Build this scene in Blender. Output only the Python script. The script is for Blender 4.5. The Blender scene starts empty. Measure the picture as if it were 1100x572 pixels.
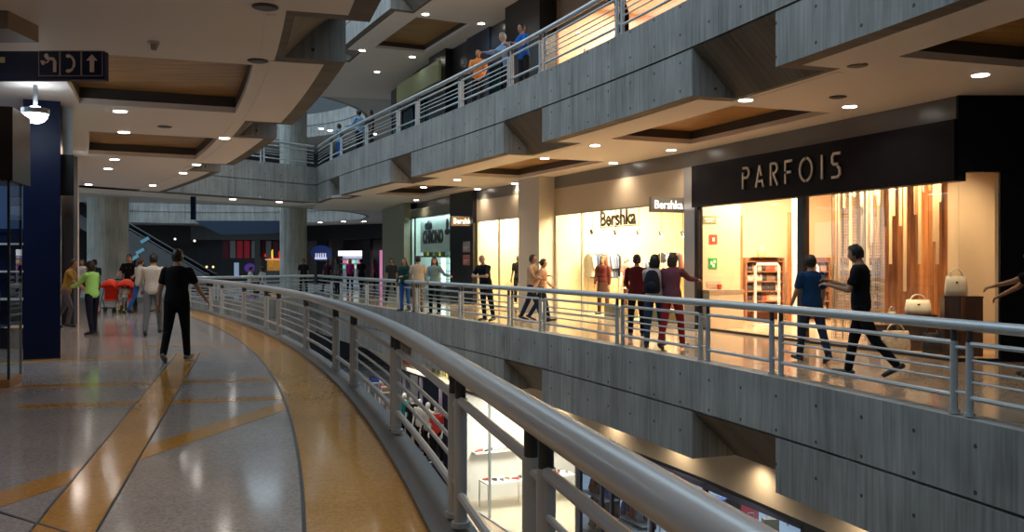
import bpy, bmesh, math, random
from mathutils import Vector, Matrix
random.seed(11)
PI = math.pi
SC = bpy.context.scene
COL = SC.collection
F = 950.0            # focal length in pixels of the 1100 px wide frame
EYE = 1.6
HY = 281.0           # the row of the horizon

# ------------------------------------------------------------------ levels
LEV = 5.78           # floor to floor
CEIL = 4.24          # soffit above a floor
BAND = 0.76          # depth of the upper band of a parapet
DW = 4.0             # width of the far walkway

def at_floor(x, y, z=0.0):
    """the point of the level at height z that stands behind a pixel"""
    Y = (EYE - z) * F / (y - HY)
    return Vector(((x - 550) / F * Y, Y, z))

def at_depth(x, Y, z=0.0):
    return Vector(((x - 550) / F * Y, Y, z))

# ------------------------------------------------------------------ plan curves of the two slab edges
def f_opp(Y):
    return 4.242693813700024e-06*Y**4 - 0.00020557329367404875*Y**3 - 0.003615836475509722*Y*Y - 0.18548060321234142*Y + 6.591017664881197
def f_near(Y):
    return -0.0075182*Y*Y - 0.16159516*Y + 0.72078814 + 0.009*max(0.0, 5.5-Y)**2*(1 if Y > -2 else 0) + (0.506 if Y <= -2 else 0)

class Path:
    def __init__(s, f, y0, y1, step=0.25):
        s.f = f
        s.tab = []
        a = 0.0
        y = y0
        last = None
        while y <= y1 + 1e-6:
            p = Vector((f(y), y))
            if last is not None: a += (p - last).length
            s.tab.append((y, a))
            last = p
            y += step
        s.y0 = y0; s.step = step
    def arc(s, Y):
        t = (Y - s.y0) / s.step
        i = max(0, min(len(s.tab) - 2, int(t)))
        k = t - i
        return s.tab[i][1] * (1 - k) + s.tab[i+1][1] * k
    def tan(s, Y):
        e = 0.05
        return Vector(((s.f(Y+e) - s.f(Y-e)) / (2*e), 1)).normalized()
    def pt(s, Y, d=0.0, z=0.0):
        t = s.tan(Y)
        return Vector((s.f(Y) + d*t.y, Y - d*t.x, z))

OPP = Path(f_opp, -10, 50)
NEAR = Path(f_near, -10, 45)

def Y_at(path, px, d):
    """Y0 on the path whose offset point d lies in the image column px"""
    lo, hi = 2.0, 50.0
    def g(Y):
        p = path.pt(Y, d)
        return p.x - (px - 550) / F * p.y
    for _ in range(60):
        m = (lo + hi) / 2
        if g(m) > 0: lo = m
        else: hi = m
    return (lo + hi) / 2

# ------------------------------------------------------------------ materials
MATS = {}
def nd(nt, kind, **kw):
    n = nt.nodes.new(kind)
    for k, v in kw.items():
        if k.startswith('_'): setattr(n, k[1:], v)
    return n

def mat(name, col, rough=0.5, metal=0.0, emit=None, estr=0.0, noise=0.0, nscale=8.0, bump=0.0, spec=0.5, coat=0.0):
    if name in MATS: return MATS[name]
    m = bpy.data.materials.new(name)
    m.use_nodes = True
    nt = m.node_tree
    b = nt.nodes['Principled BSDF']
    b.inputs['Base Color'].default_value = (*col, 1)
    b.inputs['Roughness'].default_value = rough
    b.inputs['Metallic'].default_value = metal
    b.inputs['Specular IOR Level'].default_value = spec
    b.inputs['Coat Weight'].default_value = coat
    if emit is not None:
        b.inputs['Emission Color'].default_value = (*emit, 1)
        b.inputs['Emission Strength'].default_value = estr
    tc = nt.nodes.new('ShaderNodeTexCoord')
    nz = nt.nodes.new('ShaderNodeTexNoise')
    nz.inputs['Scale'].default_value = nscale
    nz.inputs['Detail'].default_value = 3
    nt.links.new(tc.outputs['Object'], nz.inputs['Vector'])
    rp = nt.nodes.new('ShaderNodeMix'); rp.data_type = 'RGBA'
    k = noise if noise else 0.04
    rp.inputs[6].default_value = (*[c*(1-k) for c in col], 1)
    rp.inputs[7].default_value = (*[min(1, c*(1+k)) for c in col], 1)
    nt.links.new(nz.outputs['Fac'], rp.inputs[0])
    nt.links.new(rp.outputs[2], b.inputs['Base Color'])
    if bump:
        bp = nt.nodes.new('ShaderNodeBump'); bp.inputs['Strength'].default_value = bump
        bp.inputs['Distance'].default_value = 0.01
        nt.links.new(nz.outputs['Fac'], bp.inputs['Height'])
        nt.links.new(bp.outputs['Normal'], b.inputs['Normal'])
    MATS[name] = m
    return m

def glass_mat(name, tint=(0.92, 0.96, 0.97), rough=0.0, base=0.05):
    if name in MATS: return MATS[name]
    m = bpy.data.materials.new(name); m.use_nodes = True
    nt = m.node_tree; nt.nodes.clear()
    out = nt.nodes.new('ShaderNodeOutputMaterial')
    tr = nt.nodes.new('ShaderNodeBsdfTransparent'); tr.inputs[0].default_value = (*tint, 1)
    gl = nt.nodes.new('ShaderNodeBsdfGlossy'); gl.inputs['Roughness'].default_value = rough
    ge = nt.nodes.new('ShaderNodeNewGeometry')
    dt = nt.nodes.new('ShaderNodeVectorMath'); dt.operation = 'DOT_PRODUCT'
    nt.links.new(ge.outputs['Incoming'], dt.inputs[0]); nt.links.new(ge.outputs['Normal'], dt.inputs[1])
    fr = mth(nt, 'SUBTRACT', 1.0, mth(nt, 'ABSOLUTE', dt.outputs['Value']))
    fr = mth(nt, 'ADD', mth(nt, 'MULTIPLY', mth(nt, 'POWER', fr, 5.0), 0.6), 0.035)
    mx = nt.nodes.new('ShaderNodeMixShader')
    nt.links.new(fr, mx.inputs[0])
    nt.links.new(tr.outputs[0], mx.inputs[1]); nt.links.new(gl.outputs[0], mx.inputs[2])
    nt.links.new(mx.outputs[0], out.inputs[0])
    MATS[name] = m
    return m

def mth(nt, op, a, b=None, c=None):
    n = nt.nodes.new('ShaderNodeMath'); n.operation = op
    for i, v in enumerate((a, b, c)):
        if v is None: continue
        if isinstance(v, (int, float)): n.inputs[i].default_value = v
        else: nt.links.new(v, n.inputs[i])
    return n.outputs[0]

def concrete_mat(name, col=(0.27, 0.27, 0.26), holes=True):
    """board-marked concrete: upright board streaks, tie holes, stains; UV = metres along, height"""
    m = bpy.data.materials.new(name); m.use_nodes = True
    nt = m.node_tree; b = nt.nodes['Principled BSDF']
    uv = nt.nodes.new('ShaderNodeUVMap'); uv.uv_map = 'UVMap'
    sp = nt.nodes.new('ShaderNodeSeparateXYZ'); nt.links.new(uv.outputs[0], sp.inputs[0])
    # streaks: noise stretched along the height
    mp = nt.nodes.new('ShaderNodeMapping'); mp.inputs['Scale'].default_value = (13, 0.7, 1)
    nt.links.new(uv.outputs[0], mp.inputs[0])
    n1 = nt.nodes.new('ShaderNodeTexNoise'); n1.inputs['Scale'].default_value = 1.3; n1.inputs['Detail'].default_value = 5
    nt.links.new(mp.outputs[0], n1.inputs['Vector'])
    n2 = nt.nodes.new('ShaderNodeTexNoise'); n2.inputs['Scale'].default_value = 0.9; n2.inputs['Detail'].default_value = 4
    nt.links.new(uv.outputs[0], n2.inputs['Vector'])
    # each board its own tone
    bd = mth(nt, 'FLOOR', mth(nt, 'MULTIPLY', sp.outputs[0], 6.5))
    wn = nt.nodes.new('ShaderNodeTexWhiteNoise'); wn.noise_dimensions = '1D'
    nt.links.new(bd, wn.inputs['W'])
    tone = mth(nt, 'ADD', mth(nt, 'MULTIPLY', n1.outputs['Fac'], 1.25), mth(nt, 'MULTIPLY', n2.outputs['Fac'], 1.0))
    tone = mth(nt, 'ADD', tone, mth(nt, 'MULTIPLY', wn.outputs['Value'], 0.3))
    ramp = nt.nodes.new('ShaderNodeValToRGB')
    ramp.color_ramp.elements[0].position = 0.75; ramp.color_ramp.elements[1].position = 1.75
    rr = nt.nodes.new('ShaderNodeMapRange'); rr.inputs[1].default_value = 0.75; rr.inputs[2].default_value = 1.75
    rr.inputs[3].default_value = 0.5; rr.inputs[4].default_value = 1.38
    nt.links.new(tone, rr.inputs[0])
    fac = rr.outputs[0]
    if holes:
        fu = mth(nt, 'SUBTRACT', mth(nt, 'FRACT', mth(nt, 'MULTIPLY', sp.outputs[0], 1/0.85)), 0.5)
        fu = mth(nt, 'MULTIPLY', fu, 0.85)
        fv = mth(nt, 'SUBTRACT', mth(nt, 'FRACT', mth(nt, 'MULTIPLY', sp.outputs[1], 1/0.46)), 0.5)
        fv = mth(nt, 'MULTIPLY', fv, 0.46)
        r = mth(nt, 'SQRT', mth(nt, 'ADD', mth(nt, 'MULTIPLY', fu, fu), mth(nt, 'MULTIPLY', fv, fv)))
        hole = mth(nt, 'LESS_THAN', r, 0.024)
        fac = mth(nt, 'MULTIPLY', fac, mth(nt, 'SUBTRACT', 1.0, mth(nt, 'MULTIPLY', hole, 0.8)))
    mx = nt.nodes.new('ShaderNodeVectorMath'); mx.operation = 'SCALE'
    mx.inputs[0].default_value = col
    nt.links.new(fac, mx.inputs['Scale'])
    nt.links.new(mx.outputs[0], b.inputs['Base Color'])
    b.inputs['Roughness'].default_value = 0.8
    bp = nt.nodes.new('ShaderNodeBump'); bp.inputs['Strength'].default_value = 0.5; bp.inputs['Distance'].default_value = 0.01
    nt.links.new(tone, bp.inputs['Height']); nt.links.new(bp.outputs[0], b.inputs['Normal'])
    MATS[name] = m
    return m

def terrazzo_mat(name, col, spk, rough=0.115):
    m = bpy.data.materials.new(name); m.use_nodes = True
    nt = m.node_tree; b = nt.nodes['Principled BSDF']
    tc = nt.nodes.new('ShaderNodeTexCoord')
    v = nt.nodes.new('ShaderNodeTexVoronoi'); v.inputs['Scale'].default_value = 55
    nt.links.new(tc.outputs['Object'], v.inputs['Vector'])
    n = nt.nodes.new('ShaderNodeTexNoise'); n.inputs['Scale'].default_value = 0.8; n.inputs['Detail'].default_value = 5
    nt.links.new(tc.outputs['Object'], n.inputs['Vector'])
    w = nt.nodes.new('ShaderNodeTexWhiteNoise'); nt.links.new(v.outputs['Color'], w.inputs['Vector'])
    mx = nt.nodes.new('ShaderNodeMix'); mx.data_type = 'RGBA'
    mx.inputs[6].default_value = (*col, 1); mx.inputs[7].default_value = (*spk, 1)
    nt.links.new(mth(nt, 'MULTIPLY', w.outputs['Value'], 0.75), mx.inputs[0])
    sc = nt.nodes.new('ShaderNodeVectorMath'); sc.operation = 'SCALE'
    nt.links.new(mx.outputs[2], sc.inputs[0])
    nt.links.new(mth(nt, 'ADD', mth(nt, 'MULTIPLY', n.outputs['Fac'], 0.5), 0.75), sc.inputs['Scale'])
    nt.links.new(sc.outputs[0], b.inputs['Base Color'])
    nt.links.new(mth(nt, 'ADD', mth(nt, 'MULTIPLY', n.outputs['Fac'], 0.10), rough-0.05), b.inputs['Roughness'])
    b.inputs['Specular IOR Level'].default_value = 0.85
    MATS[name] = m
    return m

def wood_mat(name, c1, c2, scale=(1, 14, 1), rough=0.35):
    m = bpy.data.materials.new(name); m.use_nodes = True
    nt = m.node_tree; b = nt.nodes['Principled BSDF']
    uv = nt.nodes.new('ShaderNodeTexCoord')
    mp = nt.nodes.new('ShaderNodeMapping'); mp.inputs['Scale'].default_value = scale
    nt.links.new(uv.outputs['Object'], mp.inputs[0])
    n = nt.nodes.new('ShaderNodeTexNoise'); n.inputs['Scale'].default_value = 1.5; n.inputs['Detail'].default_value = 4
    nt.links.new(mp.outputs[0], n.inputs['Vector'])
    r = nt.nodes.new('ShaderNodeValToRGB')
    r.color_ramp.elements[0].position = 0.35; r.color_ramp.elements[0].color = (*c1, 1)
    r.color_ramp.elements[1].position = 0.65; r.color_ramp.elements[1].color = (*c2, 1)
    nt.links.new(n.outputs['Fac'], r.inputs[0]); nt.links.new(r.outputs[0], b.inputs['Base Color'])
    b.inputs['Roughness'].default_value = rough
    MATS[name] = m
    return m

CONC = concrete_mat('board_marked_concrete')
CONC_SHADED = concrete_mat('concrete_soffit_shaded', (0.14, 0.122, 0.10), holes=False)  # same concrete, brown shade of the downward faces put into its colour
TERR = terrazzo_mat('grey_terrazzo', (0.32, 0.285, 0.265), (0.50, 0.46, 0.43))
TERO = terrazzo_mat('ochre_terrazzo', (0.50, 0.235, 0.045), (0.68, 0.38, 0.10))
TERR_W = terrazzo_mat('warm_terrazzo', (0.42, 0.30, 0.20), (0.55, 0.42, 0.30))
LINE = mat('dark_divider_strip', (0.03, 0.022, 0.018), 0.4)
CEILM = mat('painted_plaster_ceiling', (0.78, 0.71, 0.66), 0.7, noise=0.03, nscale=1.0)
TRIMD = mat('dark_coffer_trim', (0.06, 0.05, 0.045), 0.5)
COFW = wood_mat('coffer_timber_boards', (0.26, 0.13, 0.035), (0.46, 0.25, 0.075), scale=(0.6, 9, 1))
STEEL = mat('grey_painted_steel', (0.45, 0.48, 0.50), 0.28, 0.25, noise=0.08, nscale=3)
STEELD = mat('dark_painted_steel', (0.05, 0.055, 0.06), 0.35, 0.3)
NAVY = mat('navy_paint', (0.004, 0.010, 0.045), 0.4, spec=0.2)
BLACK = mat('black_satin', (0.008, 0.008, 0.010), 0.3)
WHITE = mat('white_paint', (0.80, 0.78, 0.74), 0.5)
CREAM = mat('cream_wall', (0.80, 0.66, 0.42), 0.6)
PEACH = mat('peach_wall', (0.82, 0.56, 0.34), 0.6)
GLASS = glass_mat('clear_glass')
GLASST = glass_mat('teal_glass', (0.25, 0.42, 0.45))
GLASSD = glass_mat('smoked_glass', (0.55, 0.55, 0.58))

# ------------------------------------------------------------------ object helpers
def link(name, me, mats, parent=None, matrix=None):
    o = bpy.data.objects.new(name, me)
    COL.objects.link(o)
    if me is not None and mats is not None:
        for m_ in (mats if isinstance(mats, (list, tuple)) else [mats]):
            me.materials.append(m_)
    if parent is not None: o.parent = parent
    if matrix is not None: o.matrix_basis = matrix
    return o

def tag(o, label=None, cat=None, group=None, kind=None):
    if label: o['label'] = label
    if cat: o['category'] = cat
    if group: o['group'] = group
    if kind: o['kind'] = kind
    return o

def obj(name, bm, m, parent=None, matrix=None, smooth=False, bevel=0.0):
    if bevel:
        bmesh.ops.bevel(bm, geom=[e for e in bm.edges if len(e.link_faces) == 2 and e.calc_face_angle(0) > 0.6], offset=bevel, segments=2, affect='EDGES', clamp_overlap=True)
    bmesh.ops.recalc_face_normals(bm, faces=bm.faces[:])
    me = bpy.data.meshes.new(name)
    bm.to_mesh(me); bm.free()
    if smooth:
        for p in me.polygons: p.use_smooth = True
        try: me.set_sharp_from_angle(angle=0.7)
        except Exception: pass
    return link(name, me, m, parent, matrix)

def struct(name, bm, m, **k):
    o = obj(name, bm, m, **k)
    o['kind'] = 'structure'
    return o

def empty(name, matrix=None, parent=None):
    o = bpy.data.objects.new(name, None)
    o.empty_display_size = 0.1
    COL.objects.link(o)
    if parent is not None: o.parent = parent
    if matrix is not None: o.matrix_basis = matrix
    return o

def B(): return bmesh.new()

def bx(bm, x0, x1, y0, y1, z0, z1, mi=0, M=None):
    vs = [bm.verts.new(v) for v in ((x0,y0,z0),(x1,y0,z0),(x1,y1,z0),(x0,y1,z0),(x0,y0,z1),(x1,y0,z1),(x1,y1,z1),(x0,y1,z1))]
    if M is not None:
        for v in vs: v.co = M @ v.co
    for f in ((0,3,2,1),(4,5,6,7),(0,1,5,4),(1,2,6,5),(2,3,7,6),(3,0,4,7)):
        fc = bm.faces.new([vs[i] for i in f]); fc.material_index = mi
    return vs

def ring(bm, c, ax, ay, rx, ry, n=12):
    return [bm.verts.new(c + ax*(rx*math.cos(2*PI*i/n)) + ay*(ry*math.sin(2*PI*i/n))) for i in range(n)]

def bridge(bm, a, b):
    n = len(a)
    for i in range(n):
        bm.faces.new((a[i], a[(i+1) % n], b[(i+1) % n], b[i]))

def capf(bm, r, flip=False):
    try: bm.faces.new(r[::-1] if flip else r)
    except ValueError: pass

def axes(d):
    d = d.normalized()
    h = Vector((0, 0, 1)) if abs(d.z) < 0.9 else Vector((1, 0, 0))
    a = d.cross(h).normalized()
    return a, a.cross(d).normalized()

def cyl(bm, p0, p1, r0, r1=None, n=12, capped=True):
    p0 = Vector(p0); p1 = Vector(p1)
    if r1 is None: r1 = r0
    a, b = axes(p1 - p0)
    A = ring(bm, p0, a, b, r0, r0, n); C = ring(bm, p1, a, b, r1, r1, n)
    bridge(bm, A, C)
    if capped: capf(bm, A, True); capf(bm, C)

def limb(bm, p0, p1, r0, r1, n=10, sq=1.0, caps=3):
    """tapered rounded limb"""
    p0 = Vector(p0); p1 = Vector(p1)
    d = (p1 - p0); L = d.length; d.normalize()
    a, b = axes(d)
    rs = []
    for k in range(caps):
        t = (k + 0.35) / caps * PI/2
        rs.append((p0 - d*(r0*math.cos(t)), r0*math.sin(t)))
    for k in range(4):
        t = k/3
        rs.append((p0 + d*(L*t), r0 + (r1-r0)*t))
    for k in reversed(range(caps)):
        t = (k + 0.35) / caps * PI/2
        rs.append((p1 + d*(r1*math.cos(t)), r1*math.sin(t)))
    R = [ring(bm, c, a, b, r, r*sq, n) for c, r in rs]
    for i in range(len(R)-1): bridge(bm, R[i], R[i+1])
    capf(bm, R[0], True); capf(bm, R[-1])

def loft(bm, rings, n=16):
    """rings: (centre, x axis, y axis, rx, ry)"""
    R = [ring(bm, Vector(c), Vector(ax), Vector(ay), rx, ry, n) for c, ax, ay, rx, ry in rings]
    for i in range(len(R)-1): bridge(bm, R[i], R[i+1])
    capf(bm, R[0], True); capf(bm, R[-1])

def ellips(bm, c, rx, ry, rz, n=14, m=9, R=None):
    c = Vector(c); R = R or Matrix.Identity(3)
    rows = []
    for j in range(1, m):
        t = PI*j/m
        rows.append([bm.verts.new(c + R @ Vector((rx*math.sin(t)*math.cos(2*PI*i/n), ry*math.sin(t)*math.sin(2*PI*i/n), rz*math.cos(t)))) for i in range(n)])
    top = bm.verts.new(c + R @ Vector((0, 0, rz))); bot = bm.verts.new(c + R @ Vector((0, 0, -rz)))
    for i in range(n):
        bm.faces.new((top, rows[0][i], rows[0][(i+1) % n]))
        bm.faces.new((bot, rows[-1][(i+1) % n], rows[-1][i]))
    for j in range(len(rows)-1): bridge(bm, rows[j], rows[j+1])

def tube(bm, pts, r, n=10, closed=False):
    pts = [Vector(p) for p in pts]
    R = []
    for i, p in enumerate(pts):
        if closed: t = (pts[(i+1) % len(pts)] - pts[i-1])
        else: t = pts[min(i+1, len(pts)-1)] - pts[max(i-1, 0)]
        a, b = axes(t)
        R.append(ring(bm, p, a, b, r, r, n))
    for i in range(len(R)-1): bridge(bm, R[i], R[i+1])
    if closed: bridge(bm, R[-1], R[0])
    else: capf(bm, R[0], True); capf(bm, R[-1])

def prism(bm, poly, z0, z1, M=None):
    a = [bm.verts.new((p[0], p[1], z0)) for p in poly]
    b = [bm.verts.new((p[0], p[1], z1)) for p in poly]
    if M is not None:
        for v in a + b: v.co = M @ v.co
    bm.faces.new(a[::-1]); bm.faces.new(b)
    for i in range(len(poly)):
        j = (i+1) % len(poly)
        bm.faces.new((a[i], a[j], b[j], b[i]))

def sweep(bm, path, Ya, Yb, prof, step=0.5, uvl=None):
    """a closed profile of (d, z) points carried along a plan curve"""
    n = max(1, int(math.ceil(abs(Yb - Ya) / step)))
    R = []
    for k in range(n+1):
        Y = Ya + (Yb - Ya)*k/n
        R.append((path.arc(Y), [bm.verts.new(path.pt(Y, d, z)) for d, z in prof]))
    m = len(prof)
    per = [0.0]
    for i in range(m):
        a, b = prof[i], prof[(i+1) % m]
        per.append(per[-1] + math.hypot(a[0]-b[0], a[1]-b[1]))
    for k in range(n):
        s0, A = R[k]; s1, C = R[k+1]
        for i in range(m):
            j = (i+1) % m
            f = bm.faces.new((A[i], A[j], C[j], C[i]))
            if uvl is not None:
                vert = abs(prof[i][0]-prof[j][0]) < 0.3*abs(prof[i][1]-prof[j][1]) or abs(prof[i][1]-prof[j][1]) > 0.3
                c = 1 if vert else 0
                for lp, uv in zip(f.loops, ((s0, prof[i][c]), (s0, prof[j][c]), (s1, prof[j][c]), (s1, prof[i][c]))):
                    lp[uvl].uv = uv
    for s, r, fl in ((R[0][0], R[0][1], True), (R[-1][0], R[-1][1], False)):
        f = bm.faces.new(r[::-1] if fl else r)
        if uvl is not None:
            pr = prof[::-1] if fl else prof
            for lp, q in zip(f.loops, pr): lp[uvl].uv = (q[0], q[1])

def frame(P0, P1, z=0.0):
    """local frame: x from P0 to P1, y turned left of it, z up"""
    u = Vector((P1[0]-P0[0], P1[1]-P0[1], 0)); W = u.length; u.normalize()
    v = Vector((-u.y, u.x, 0))
    M = Matrix(((u.x, v.x, 0, P0[0]), (u.y, v.y, 0, P0[1]), (0, 0, 1, z), (0, 0, 0, 1)))
    return M, W

def T(x, y, z): return Matrix.Translation((x, y, z))
def RZ(a): return Matrix.Rotation(math.radians(a), 4, 'Z')
def RX(a): return Matrix.Rotation(math.radians(a), 4, 'X')
def RY(a): return Matrix.Rotation(math.radians(a), 4, 'Y')

def copy_tree(o, parent=None):
    c = o.copy(); COL.objects.link(c)
    if parent is not None: c.parent = parent
    for ch in o.children: copy_tree(ch, c)
    return c

def area(name, M, sx, sy, power, col, spread=None):
    l = bpy.data.lights.new(name, 'AREA'); l.shape = 'RECTANGLE'; l.size = sx; l.size_y = sy
    l.energy = power; l.color = col
    if spread: l.spread = math.radians(spread)
    o = bpy.data.objects.new(name, l); COL.objects.link(o); o.matrix_basis = M
    return o

def spot(name, p, power, col, ang=120, blend=0.8, size=0.06, M=None):
    l = bpy.data.lights.new(name, 'SPOT'); l.energy = power; l.color = col
    l.spot_size = math.radians(ang); l.spot_blend = blend; l.shadow_soft_size = size
    o = bpy.data.objects.new(name, l); COL.objects.link(o)
    if M is not None: o.matrix_basis = M
    else: o.location = p
    return o

def text(name, s, size, m, parent=None, matrix=None, bold=0.0, ext=0.01, align='LEFT', space=1.0):
    c = bpy.data.curves.new(name, 'FONT'); c.body = s; c.size = size; c.extrude = ext
    c.offset = bold; c.align_x = align; c.space_character = space
    c.resolution_u = 3
    tmp = bpy.data.objects.new(name, c); COL.objects.link(tmp)
    bpy.context.view_layer.update()
    me = bpy.data.meshes.new_from_object(tmp.evaluated_get(bpy.context.evaluated_depsgraph_get()))
    COL.objects.unlink(tmp); bpy.data.objects.remove(tmp); bpy.data.curves.remove(c)
    me.materials.clear()
    me.name = name
    return link(name, me, m, parent, matrix)

# ================================================================== THE SETTING
# where the splayed notches cut the lower half of the parapets (ranges of Y)
NOTCH_OPP = [(-3.6, -1.6), (4.4, 6.4), (12.0, 14.05), (19.55, 21.5), (27.6, 29.4), (35.2, 36.8)]
NOTCH_NEAR = [(-5.0, -3.0), (2.3, 4.3), (9.75, 11.7), (17.1, 18.9), (24.3, 26.0)]
END_NEAR, END_OPP = 33.4, 39.6

def parapet(name, path, sg, zf, y0, y1, notches, top=0.02):
    """concrete slab edge of a floor at height zf; sg = +1 when the slab lies at +d, -1 at -d"""
    bm = B(); uvl = bm.loops.layers.uv.new('UVMap')
    P = lambda *q: [(sg*d, zf+z) for d, z in q]
    sweep(bm, path, y0, y1, P((0, top), (0, -BAND), (0.30, -BAND), (0.30, top)), 0.6, uvl)
    sweep(bm, path, y0, y1, P((0.045, -BAND), (0.045, -BAND-0.035), (0.9, -BAND-0.035), (0.9, -BAND)), 0.6, uvl)
    edges = [y0] + [e for n in notches for e in n if y0 < e < y1] + [y1]
    inside = any(a < y0 < b for a, b in notches)
    segs = list(zip(edges[:-1], edges[1:]))
    for i, (a, b) in enumerate(segs):
        if (i % 2 == 1) != inside:
            sweep(bm, path, a, b, P((0.02, -BAND-0.035), (0.80, -1.54), (0.9, -1.54), (0.9, -BAND-0.035)), 0.6, uvl)
        else:
            sweep(bm, path, a, b, P((0, -BAND-0.035), (0, -1.54), (0.9, -1.54), (0.9, -BAND-0.035)), 0.6, uvl)
    bmesh.ops.recalc_face_normals(bm, faces=bm.faces[:])
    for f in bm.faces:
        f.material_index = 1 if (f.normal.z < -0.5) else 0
    return struct(name, bm, [CONC, CONC_SHADED])

def ceiling(name, path, sg, zf, y0, y1, notches, d0, d1, wid, cof=True):
    """plaster ceiling with sunk timber coffers; cofs = ranges of Y; d0..d1 = coffer; wid = width of the ceiling"""
    P = lambda q: [(sg*d, zf+z) for d, z in q]
    R = lambda a, b, z0, z1: P([(a, z0), (b, z0), (b, z1), (a, z1)])
    bm = B()
    wood = B(); trim = B()
    cofs = [c for c in (cofranges(notches) if cof else []) if c[0] > y0 and c[1] < y1]
    y = y0
    H = 0.28
    ed = [y0] + [e for n in notches for e in n if y0 < e < y1] + [y1]
    for i, (a, b) in enumerate(zip(ed[:-1], ed[1:])):
        if i % 2 == 0:
            sweep(bm, path, a + (0.22 if i else 0), b - (0.22 if b != y1 else 0), R(0.26, 0.95, CEIL-0.008, CEIL+0.05))
        else:
            sweep(bm, path, a, b, R(1.0, 1.1, CEIL-0.008, CEIL+0.05))
    for a, b in cofs:
        sweep(bm, path, y, a, R(0.9, wid, CEIL, CEIL+0.1))
        sweep(bm, path, a, b, R(0.9, d0, CEIL, CEIL+0.1))
        sweep(bm, path, a, b, R(d1, wid, CEIL, CEIL+0.1))
        sweep(wood, path, a-0.1, b+0.1, R(d0-0.1, d1+0.1, CEIL+H, CEIL+H+0.06))
        for q0, q1 in ((d0-0.05, d0), (d1, d1+0.05)):
            sweep(trim, path, a-0.05, b+0.05, R(q0, q1, CEIL+0.1, CEIL+H))
        for q0, q1 in ((a-0.05, a), (b, b+0.05)):
            sweep(trim, path, q0, q1, R(d0-0.05, d1+0.05, CEIL+0.1, CEIL+H))
        y = b
    sweep(bm, path, y, y1, R(0.9, wid, CEIL, CEIL+0.1))
    struct(name, bm, CEILM)
    if cofs:
        struct('ceiling_coffer_boards', wood, COFW)
        struct('ceiling_coffer_trim', trim, TRIMD)

def cofranges(notches):
    return [(notches[i][1]+0.55, notches[i+1][0]-0.95) for i in range(len(notches)-1)]

def slab(name, path, sg, zf, y0, y1, d0, wid, m, th=0.1):
    bm = B()
    sweep(bm, path, y0, y1, [(sg*d0, zf-th), (sg*wid, zf-th), (sg*wid, zf), (sg*d0, zf)])
    return struct(name, bm, m)

# parapets and slabs on both sides
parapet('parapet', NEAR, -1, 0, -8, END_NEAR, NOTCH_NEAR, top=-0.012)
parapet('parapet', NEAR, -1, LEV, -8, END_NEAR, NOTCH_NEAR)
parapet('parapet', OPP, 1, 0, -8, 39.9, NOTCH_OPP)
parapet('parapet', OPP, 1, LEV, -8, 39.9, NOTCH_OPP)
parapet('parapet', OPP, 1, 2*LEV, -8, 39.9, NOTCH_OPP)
slab('floor', NEAR, -1, 0, -8, 34, 0.17, 14, TERR)
slab('floor', OPP, 1, 0, -8, 46, 0.28, 17, TERR_W)
slab('floor', NEAR, -1, LEV, -8, 34, 0.28, 9, TERR)
slab('floor', OPP, 1, LEV, -8, 46, 0.28, 17, TERR_W)
slab('floor', OPP, 1, 2*LEV, -8, 46, 0.28, 17, TERR_W)
bm = B(); bx(bm, -45, 30, -8.6, 75, -LEV-0.15, -LEV-0.003); struct('floor', bm, TERR_W)
ceiling('ceiling', NEAR, -1, 0, -8, END_NEAR, NOTCH_NEAR, 1.15, 3.65, 14)
ceiling('ceiling', OPP, 1, 0, -8, 45, NOTCH_OPP, 1.15, 3.2, 16.9)
ceiling('ceiling', OPP, 1, LEV, -8, 45, NOTCH_OPP, 1.15, 3.2, 16.9)
ceiling('ceiling', OPP, 1, -LEV, -8, 45, NOTCH_OPP, 1.15, 3.2, 16.9, cof=False)
# upright kerb of the near walkway
bm = B(); sweep(bm, NEAR, -8, END_NEAR, [(0.09, 0.0), (-0.17, 0.0), (-0.17, 0.05), (0.09, 0.05)])
struct('trim_1', bm, mat('kerb_concrete', (0.13, 0.135, 0.14), 0.6))

# floor inlays of the near walkway: ochre bands with dark divider strips
def inlay_strip(bm, p0, p1, w, z=0.004):
    p0 = Vector(p0); p1 = Vector(p1); d = (p1-p0).normalized(); n = Vector((-d.y, d.x))*w/2
    prism(bm, [p0-n, p1-n, p1+n, p0+n], -0.002, z)
bm = B(); dm = B()
sweep(bm, NEAR, -8, 33, [(-0.17, -0.002), (-0.86, -0.002), (-0.86, 0.006), (-0.17, 0.006)])
sweep(dm, NEAR, -8, 33, [(-0.86, -0.002), (-0.885, -0.002), (-0.885, 0.0065), (-0.86, 0.0065)])
BR = [((-2.0, 3.0), (-5.6, 15.3), 0.36), ((-4.0, 3.55), (-2.43, 10.15), 0.30),
      ((-5.4, 9.7), (-2.62, 10.35), 0.26), ((-6.3, 11.25), (-3.12, 12.0), 0.26),
      ((-6.9, 16.6), (-4.75, 16.9), 0.26), ((-9.2, 13.6), (-5.2, 15.2), 0.3)]
for i, (a, b, w) in enumerate(BR):
    inlay_strip(bm, a, b, w, 0.0033 + 0.0003*i)
    a = Vector(a); b = Vector(b); d = (b-a).normalized(); n = Vector((-d.y, d.x))
    if i == 0:
        for s in (-1, 1): inlay_strip(dm, a+n*s*(w/2+0.008), b+n*s*(w/2+0.008), 0.016, 0.0052)
inlay_strip(dm, (-3.4, 5.72), (-2.45, 5.1), 0.02, 0.005)
sweep(bm, NEAR, -8, 24, [(-5.15, -0.002), (-5.6, -0.002), (-5.6, 0.0029), (-5.15, 0.0029)])
struct('floor_inlay', bm, TERO)
struct('floor_divider_strips', dm, LINE)

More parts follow.
